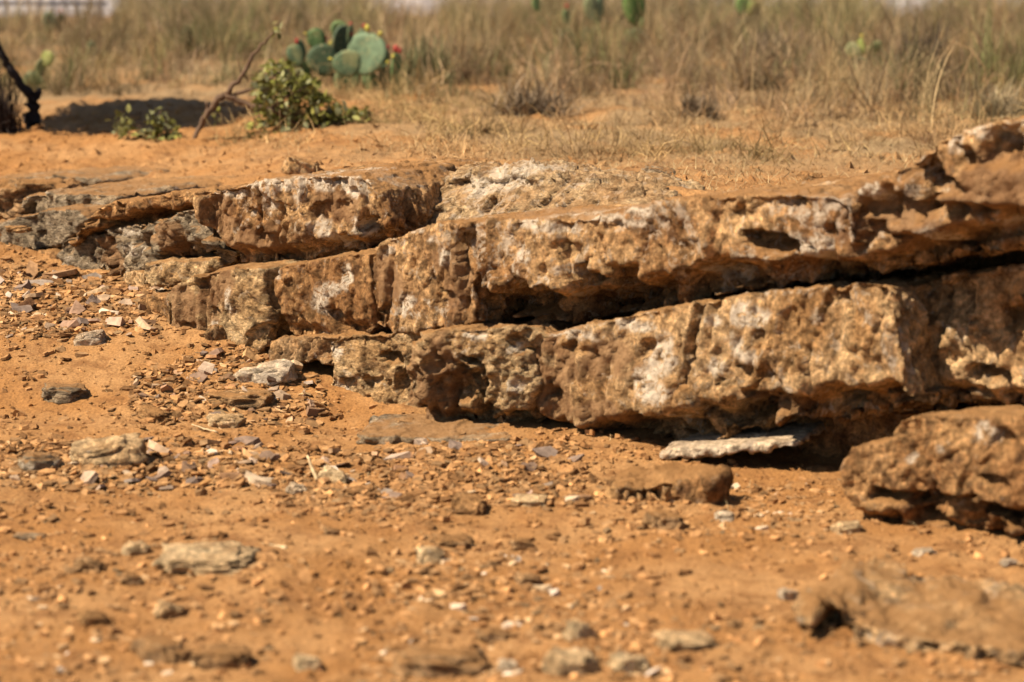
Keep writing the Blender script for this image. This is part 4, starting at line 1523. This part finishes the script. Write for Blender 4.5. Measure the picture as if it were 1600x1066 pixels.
# low leafy sprig
P = on_ground(232, 222)
sp = empty('leafy_sprig', P, 'low green leafy sprig on the bare earth at the edge of the tree shadow', 'plant')
specs = []
for (a, b) in (((190, 222), (185, 188)), ((232, 222), (252, 172)), ((236, 222), (275, 205)), ((225, 222), (215, 195))):
    q0, q1 = at(*a, P.y) - P, at(*b, P.y) - P
    q0.z = max(q0.z, 0.0)
    specs.append(([q0, q0.lerp(q1, 0.5) + Vector((0.01, 0, 0.01)), q1], [0.004, 0.003, 0.002]))
for _sp in specs:
    obj('stem', tubes_mesh('stem', [_sp], 0.002, 8), BARK_M, sp)
for (x0, y0, rx, ry, k) in ((192, 200, 13, 18, 48), (248, 192, 13, 18, 70), (228, 210, 30, 10, 60), (270, 210, 14, 9, 34)):
    for _ in range(k):
        c = at(x0 + rr.gauss(0, rx * 0.55), y0 + rr.gauss(0, ry * 0.55), P.y + rr.gauss(0, 0.06))
        c.z = max(c.z, float(ground_raw(c.x, c.y)) + 0.01)
        add_leaf(sp, c, rr.uniform(0.032, 0.055), rr)


# ------------------------------------------------------------------ prickly pears
def pad_mesh(name, mat, seed):
    """flat egg-shaped cactus pad standing on its narrow end: unit height"""
    rr_ = np.random.default_rng(seed)
    nr, ns = 9, 18
    V, Fc = [], []
    for side in (1, -1):
        for i in range(nr):
            r = i / (nr - 1)
            for k in range(ns):
                a = 2 * math.pi * k / ns
                x = math.sin(a) * r
                z = -math.cos(a) * r
                wdt = 0.36 * (1 + 0.18 * z)
                th = 0.055 * math.sqrt(max(0.0, 1 - r ** 3))
                V.append((x * wdt, side * th + 0.03 * math.sin(3 * x + seed), 0.5 + 0.5 * z))
        o = 0 if side == 1 else nr * ns
        for i in range(nr - 1):
            for k in range(ns):
                k2 = (k + 1) % ns
                q = [o + i * ns + k, o + i * ns + k2, o + (i + 1) * ns + k2, o + (i + 1) * ns + k]
                Fc.append(q if side == -1 else q[::-1])
    me = bpy.data.meshes.new(name)
    me.from_pydata(V, [], Fc)
    me.polygons.foreach_set('use_smooth', np.ones(len(me.polygons), bool))
    me.update()
    import bmesh as bmm
    bm = bmm.new()
    bm.from_mesh(me)
    bmm.ops.remove_doubles(bm, verts=bm.verts, dist=1e-5)
    bm.to_mesh(me)
    bm.free()
    me.materials.append(mat)
    return me


def fruit_mesh(name, mat, h=1.0):
    prof = [(0, 0.0), (0.16, 0.12), (0.30, 0.4), (0.33, 0.65), (0.26, 0.9), (0.16, 0.98), (0.10, 0.92)]
    ns = 9
    V, Fc = [], []
    for r, z in prof:
        for k in range(ns):
            a = 2 * math.pi * k / ns
            V.append((r * math.cos(a), r * math.sin(a), z * h))
    for i in range(len(prof) - 1):
        for k in range(ns):
            k2 = (k + 1) % ns
            Fc.append([i * ns + k, i * ns + k2, (i + 1) * ns + k2, (i + 1) * ns + k])
    Fc.append([(len(prof) - 1) * ns + k for k in range(ns)])
    me = bpy.data.meshes.new(name)
    me.from_pydata(V, [], Fc)
    me.polygons.foreach_set('use_smooth', np.ones(len(me.polygons), bool))
    me.update()
    me.materials.append(mat)
    return me


PADS = [pad_mesh('pad', PAD_M, s) for s in (1, 2, 3)]
PADSY = [pad_mesh('pad', PADY_M, s) for s in (4, 5)]
PADG_M = tint_material('fresh_pad', (0.13, 0.22, 0.055), attr=False, vary=0.3, rough=0.6, noise=26)
PADG = [pad_mesh('pad', PADG_M, s_) for s_ in (6, 7, 8)]
FRUIT = fruit_mesh('fruit', FRUIT_M)
BUD = fruit_mesh('flower', FLOWER_M, 0.9)


def pear(label, base, pads, Y, group=None):
    """pads: (px, py bottom, px, py top, width scale, yaw, mesh list, dy, fruits)"""
    root = empty('prickly_pear', base, label, 'cactus', group)
    for i, (x0, y0, x1, y1, ws, yaw, lib, dy, fr) in enumerate(pads):
        a, b = at(x0, y0, Y + dy), at(x1, y1, Y + dy)
        h = (b - a).length
        o = link(bpy.data.objects.new('pad', lib[i % len(lib)]))
        o.parent = root
        up = (b - a).normalized()
        fw = Vector((math.sin(yaw), -math.cos(yaw), 0))
        xx = fw.cross(up)
        xx = (-xx).normalized()
        fw = up.cross(xx).normalized()
        M = Matrix((xx, fw, up)).transposed().to_4x4()
        o.matrix_local = Matrix.Translation(a - Vector(base)) @ M @ Matrix.Diagonal((h * ws, h, h, 1))
        for (t, kind, sz) in fr:
            q = link(bpy.data.objects.new('fruit' if kind == 'f' else 'flower', FRUIT if kind == 'f' else BUD))
            q.parent = o
            ang = t
            q.location = (math.sin(ang) * 0.36 * 1.08, 0, 0.5 + 0.49 * math.cos(ang))
            sz *= 0.58
            q.scale = (sz / h / ws, sz / h, sz / h)
            q.rotation_euler = (0, ang * 0.8, 0)
    return root


PB = on_ground(560, 148)
pear('large prickly pear with red fruit at the edge of the dry grass', PB, [
    (545, 152, 540, 105, 1.2, 0.2, PADS, 0.05, []),
    (585, 150, 575, 112, 1.0, -0.2, PADS, 0.05, []),
    (518, 118, 492, 72, 1.3, 0.25, PADS, -0.05, [(0.9, 'd', 0.05)]),
    (552, 120, 534, 80, 1.5, -0.15, PADS, -0.12, [(-0.8, 'd', 0.05)]),
    (562, 118, 584, 52, 1.35, -0.35, PADS, -0.05, [(-0.3, 'd', 0.09), (0.25, 'd', 0.07), (-1.0, 'f', 0.06)]),
    (500, 80, 490, 44, 1.1, 0.1, PADS, 0.1, [(-0.9, 'd', 0.04)]),
    (525, 95, 540, 38, 0.8, 0.5, PADS, 0.12, [(0.4, 'f', 0.06)]),
    (532, 66, 528, 32, 1.1, 0.3, PADS, 0.2, []),
    (470, 104, 455, 70, 1.0, 0.2, PADS, 0.05, [(0.6, 'f', 0.07)]),
    (545, 72, 548, 38, 0.7, 1.0, PADS, 0.0, []),
    (508, 92, 508, 66, 1.0, 1.0, PADS, 0.15, [(0, 'f', 0.07)]),
    (617, 142, 620, 82, 0.8, 1.25, PADS, -0.05, [(-0.2, 'f', 0.09), (0.5, 'f', 0.08), (-0.8, 'd', 0.06)]),
    (600, 140, 603, 100, 0.9, 0.6, PADS, 0.1, [(0.2, 'd', 0.05)]),
    (480, 130, 472, 96, 0.9, 0.6, PADS, 0.1, []),
    (530, 130, 512, 88, 0.9, 1.1, PADS, 0.14, []),
    (566, 140, 570, 100, 0.6, 1.3, PADS, 0.12, []),
    (596, 120, 604, 78, 0.7, 0.9, PADS, 0.16, [(0.1, 'f', 0.06)]),
    (556, 80, 566, 44, 0.8, -0.9, PADS, 0.22, [(0.2, 'f', 0.06)]),
    (476, 92, 466, 62, 0.8, 0.9, PADS, 0.2, []),
    (605, 150, 612, 108, 0.9, -0.8, PADS, 0.02, []),
], PB.y)

P = on_ground(66, 134)
pear('small prickly pear of yellowing pads behind the charred stump', P, [
    (68, 138, 38, 118, 1.2, 0.2, PADSY, 0.0, []),
    (62, 122, 66, 92, 0.8, 0.5, PADS, 0.05, []),
    (70, 104, 78, 80, 1.2, -0.2, PADSY, 0.05, [])], P.y)
P = on_ground(145, 60)
Yq = 17.5
for label, pads, base_px, Yq in (
        ('dark single cactus pad standing in the grass left of the cut branch', [(290, 85, 293, 40, 0.75, 0.9, PADS, 0, [])], (290, 85), 16.6),
        ('small dark cactus pad low in the grass behind the yellowing prickly pear', [(145, 92, 143, 64, 0.8, 0.7, PADS, 0, [])], (145, 92), 16.6),
        ('grey green cactus in the grass in front of the grey railing', [(80, 52, 76, 18, 0.9, 0.5, PADS, 0, []), (92, 50, 95, 20, 0.7, 0.9, PADS, 0.1, [(0, 'f', 0.06)])], (84, 52), 19.0),
        ('upright bright green cactus pad at the top of the field', [(994, 42, 988, -18, 0.85, 0.2, PADS, 0, []), (1002, 46, 1006, 28, 0.7, 0.4, PADSY, -0.1, [])], (1000, 46), 18.6),
        ('narrow green cactus pad with an orange flower at the top of the field', [(928, 40, 922, -8, 0.8, 0.5, PADSY, 0, [(0.1, 'd', 0.10)]), (936, 40, 938, -10, 0.6, 1.0, PADS, 0.1, [])], (928, 40), 19.0),
        ('leaning cactus with red fruit beside the narrow flowered pad', [(886, 42, 884, 14, 0.8, 0.6, PADS, 0, [(0.2, 'f', 0.08)]), (840, 20, 836, -8, 0.8, 0.6, PADS, 0, [(0.3, 'f', 0.08)])], (886, 44), 19.0),
        ('light green cactus clump low in the grass below the dark dry bush', [(1345, 86, 1322, 72, 1.2, 0.2, PADSY, 0, []), (1346, 86, 1346, 60, 0.9, -0.6, PADSY, 0.05, [(0.1, 'd', 0.06)]), (1352, 88, 1378, 66, 0.8, 0.7, PADSY, 0.1, [])], (1346, 90), 15.6),
        ('green cactus patch far up the field above the bare track', [(1165, 26, 1158, -6, 1.1, 0.2, PADS, 0, []), (1172, 26, 1182, 2, 1.1, 0.3, PADSY, 0, [])], (1168, 30), 20.0)):
    low_ = base_px[0] > 400
    Yq = on_ground(base_px[0], base_px[1] + (32 if low_ else 10)).y
    b = at(*base_px, Yq)
    x0_, y0_ = pads[0][0], pads[0][1]
    pads = pads if not low_ else [p_[:6] + ((PADG,) if p_[6] is PADS else (p_[6],)) + p_[7:] for p_ in pads]
    pads = pads if not low_ else pads + [(base_px[0] + 3, base_px[1] + 46, x0_, y0_ + 2, 0.9, 0.5, PADS, 0.04, []), (base_px[0] - 8, base_px[1] + 44, x0_ - 14, y0_ + 4, 0.8, 1.0, PADS, 0.1, [])]
    b.z = float(ground_z([b.x], [b.y])[0])
    pear(label, b, pads, Yq)

# ------------------------------------------------------------------ charred stump tree with a crown above the frame
TB = on_ground(52, 205)
tr = empty('tree', TB, 'charred forked tree stump leaning over at the edge of the dark shadow', 'tree')
q = lambda px, py, dy=0: at(px, py, TB.y + dy) - TB
crown_c = Vector((-3.12, 13.75, 1.85))
specs = [([Vector((0, 0, -0.03)), q(50, 175), q(52, 148)], [0.062, 0.050, 0.044]),
         ([q(50, 160), q(62, 138)], [0.030, 0.014]),
         ([q(52, 152), q(32, 132), q(14, 105), q(0, 80), q(-12, 45, 0.1), crown_c - TB + Vector((0.35, -0.3, -0.3)), crown_c - TB], [0.030, 0.026, 0.022, 0.020, 0.020, 0.018, 0.012]),
         ([crown_c - TB + Vector((0.35, -0.3, -0.3)), crown_c - TB + Vector((0.3, 0.6, 0.1))], [0.014, 0.006]),
         ([crown_c - TB + Vector((0.35, -0.3, -0.3)), crown_c - TB + Vector((-0.2, -0.6, 0.1))], [0.014, 0.006])]
obj('trunk', tubes_mesh('trunk', specs, 0.004, 6), CHAR_M, tr)
rs = np.random.default_rng(8)
v = rs.normal(size=(5200, 3))
v /= np.linalg.norm(v, axis=1)[:, None]
v *= (rs.random(5200) ** 0.45)[:, None]
lump = 1 + 0.25 * perlin(v * 2.2 + 3)
v = v * lump[:, None] * np.array([0.62, 0.95, 0.42]) + np.array(crown_c)
leaf_mass('crown', v, rs.uniform(0.08, 0.14, len(v)), rs, tr, LEAFT_M)


# ------------------------------------------------------------------ dry bushes
def dry_bush(label, px, py, wpx, hpx, n, mat, seed, name='dry_bush', Yd=None, cat='bush'):
    P = on_ground(px, py) if Yd is None else at(px, py, Yd)
    if Yd is not None:
        P.z = float(ground_z([P.x], [P.y])[0])
    s = P.y / F
    rr_ = np.random.default_rng(seed)
    W, H = wpx * s / 2, hpx * s
    V, Fc = [], []
    for k in range(n):
        a = rr_.random() * 2 * math.pi
        el = rr_.uniform(0.15, 1.0)
        L = rr_.uniform(0.5, 1.0)
        p = np.array([rr_.normal() * W * 0.25, rr_.normal() * W * 0.25, 0.0])
        d = np.array([math.cos(a) * (1 - el * 0.7) * W, math.sin(a) * (1 - el * 0.7) * W, H * el])
        pts_ = [p]
        for st in range(4):
            p = p + d * L / 4 + rr_.normal(size=3) * np.array([W, W, H]) * 0.07
            pts_.append(p)
        wv = 0.006 * rr_.uniform(0.6, 1.3)
        sd_ = np.array([-math.sin(a), math.cos(a), 0.3])
        o = len(V)
        for i, q_ in enumerate(pts_):
            ww = wv * (1 - 0.18 * i)
            V += [q_ - sd_ * ww, q_ + sd_ * ww]
        for i in range(4):
            Fc.append([o + 2 * i, o + 2 * i + 1, o + 2 * i + 3, o + 2 * i + 2])
    me = mesh_np(name, np.array(V), np.array(Fc))
    set_tint(me, np.repeat(rr_.uniform(0.5, 1.2, n)[:, None] * np.array([1, 1, 1]), 10, 0))
    root = empty(name, P, label, cat)
    obj('twigs', me, mat, root)
    return root


dry_bush('rounded brown dry bush at the front edge of the field behind the longest block', 830, 185, 170, 62, 700, WEED_M, 1)
dry_bush('dark leafless bush against the sky gap at the top of the field', 1440, 100, 120, 110, 600, tint_material('dark_twig', (0.09, 0.065, 0.045), attr=True, noise=8), 2, Yd=15.8)
dry_bush('brown thicket bush above the bare track in the field', 1200, 92, 110, 75, 420, WEED_M, 3, Yd=17.5)
dry_bush('dark brush heap beside the charred stump', 2, 212, 80, 90, 420, tint_material('charred_twig', (0.05, 0.035, 0.028), attr=True, noise=8), 4)
dry_bush('olive dry bush right of the large prickly pear', 665, 140, 110, 90, 600, OLIVE_M, 5)
dry_bush('small grey brown weed bush on the terrace edge of the field', 1090, 190, 90, 45, 350, WEED_M, 6)
dry_bush('tan grass bush leaning over behind the tall near block', 1560, 190, 120, 60, 380, GRASS_M, 7)

# ------------------------------------------------------------------ white wall and railing at the far side
YW = 26.0


def box(name, a, b, mat, parent=None, bev=0.0):
    bm = bmesh.new()
    bmesh.ops.create_cube(bm, size=1)
    s = [b[i] - a[i] for i in range(3)]
    c = [(b[i] + a[i]) / 2 for i in range(3)]
    for v_ in bm.verts:
        v_.co = Vector((v_.co[i] * s[i] + c[i] for i in range(3)))
    if bev:
        bmesh.ops.bevel(bm, geom=bm.edges[:], offset=bev, segments=2, affect='EDGES')
    me = bpy.data.meshes.new(name)
    bm.to_mesh(me)
    bm.free()
    return obj(name, me, mat, parent)


z0 = float(ground_raw([0.0], [YW])[0]) - 0.1
wr = empty('white_wall', (0, YW, z0), 'long white painted wall beyond the dry grass field', 'wall')
box('wall_panel', (-9, 0.0, 0), (9, 0.18, 1.3), WALL_M, wr, 0.01)
box('coping', (-9.05, -0.04, 1.302), (9.05, 0.22, 1.37), WALL_M, wr, 0.01)
YR = 24.4
rz = float(ground_raw([-4.5], [YR])[0]) - 0.05
ra = empty('railing', (-5.0, YR, rz), 'grey metal railing with upright bars in front of the white wall', 'railing')
box('rail', (-1.2, -0.02, 0.24), (0.95, 0.02, 0.285), METAL_M, ra)
box('rail', (-1.2, -0.02, 0.95), (0.95, 0.02, 0.99), METAL_M, ra)
b0 = box('bar', (-0.011, -0.011, 0.02), (0.011, 0.011, 1.0), METAL_M, ra)
b0.location.x = -1.15
for k in range(1, 18):
    o = b0.copy()
    C.objects.link(o)
    o.location.x = -1.15 + 0.12 * k
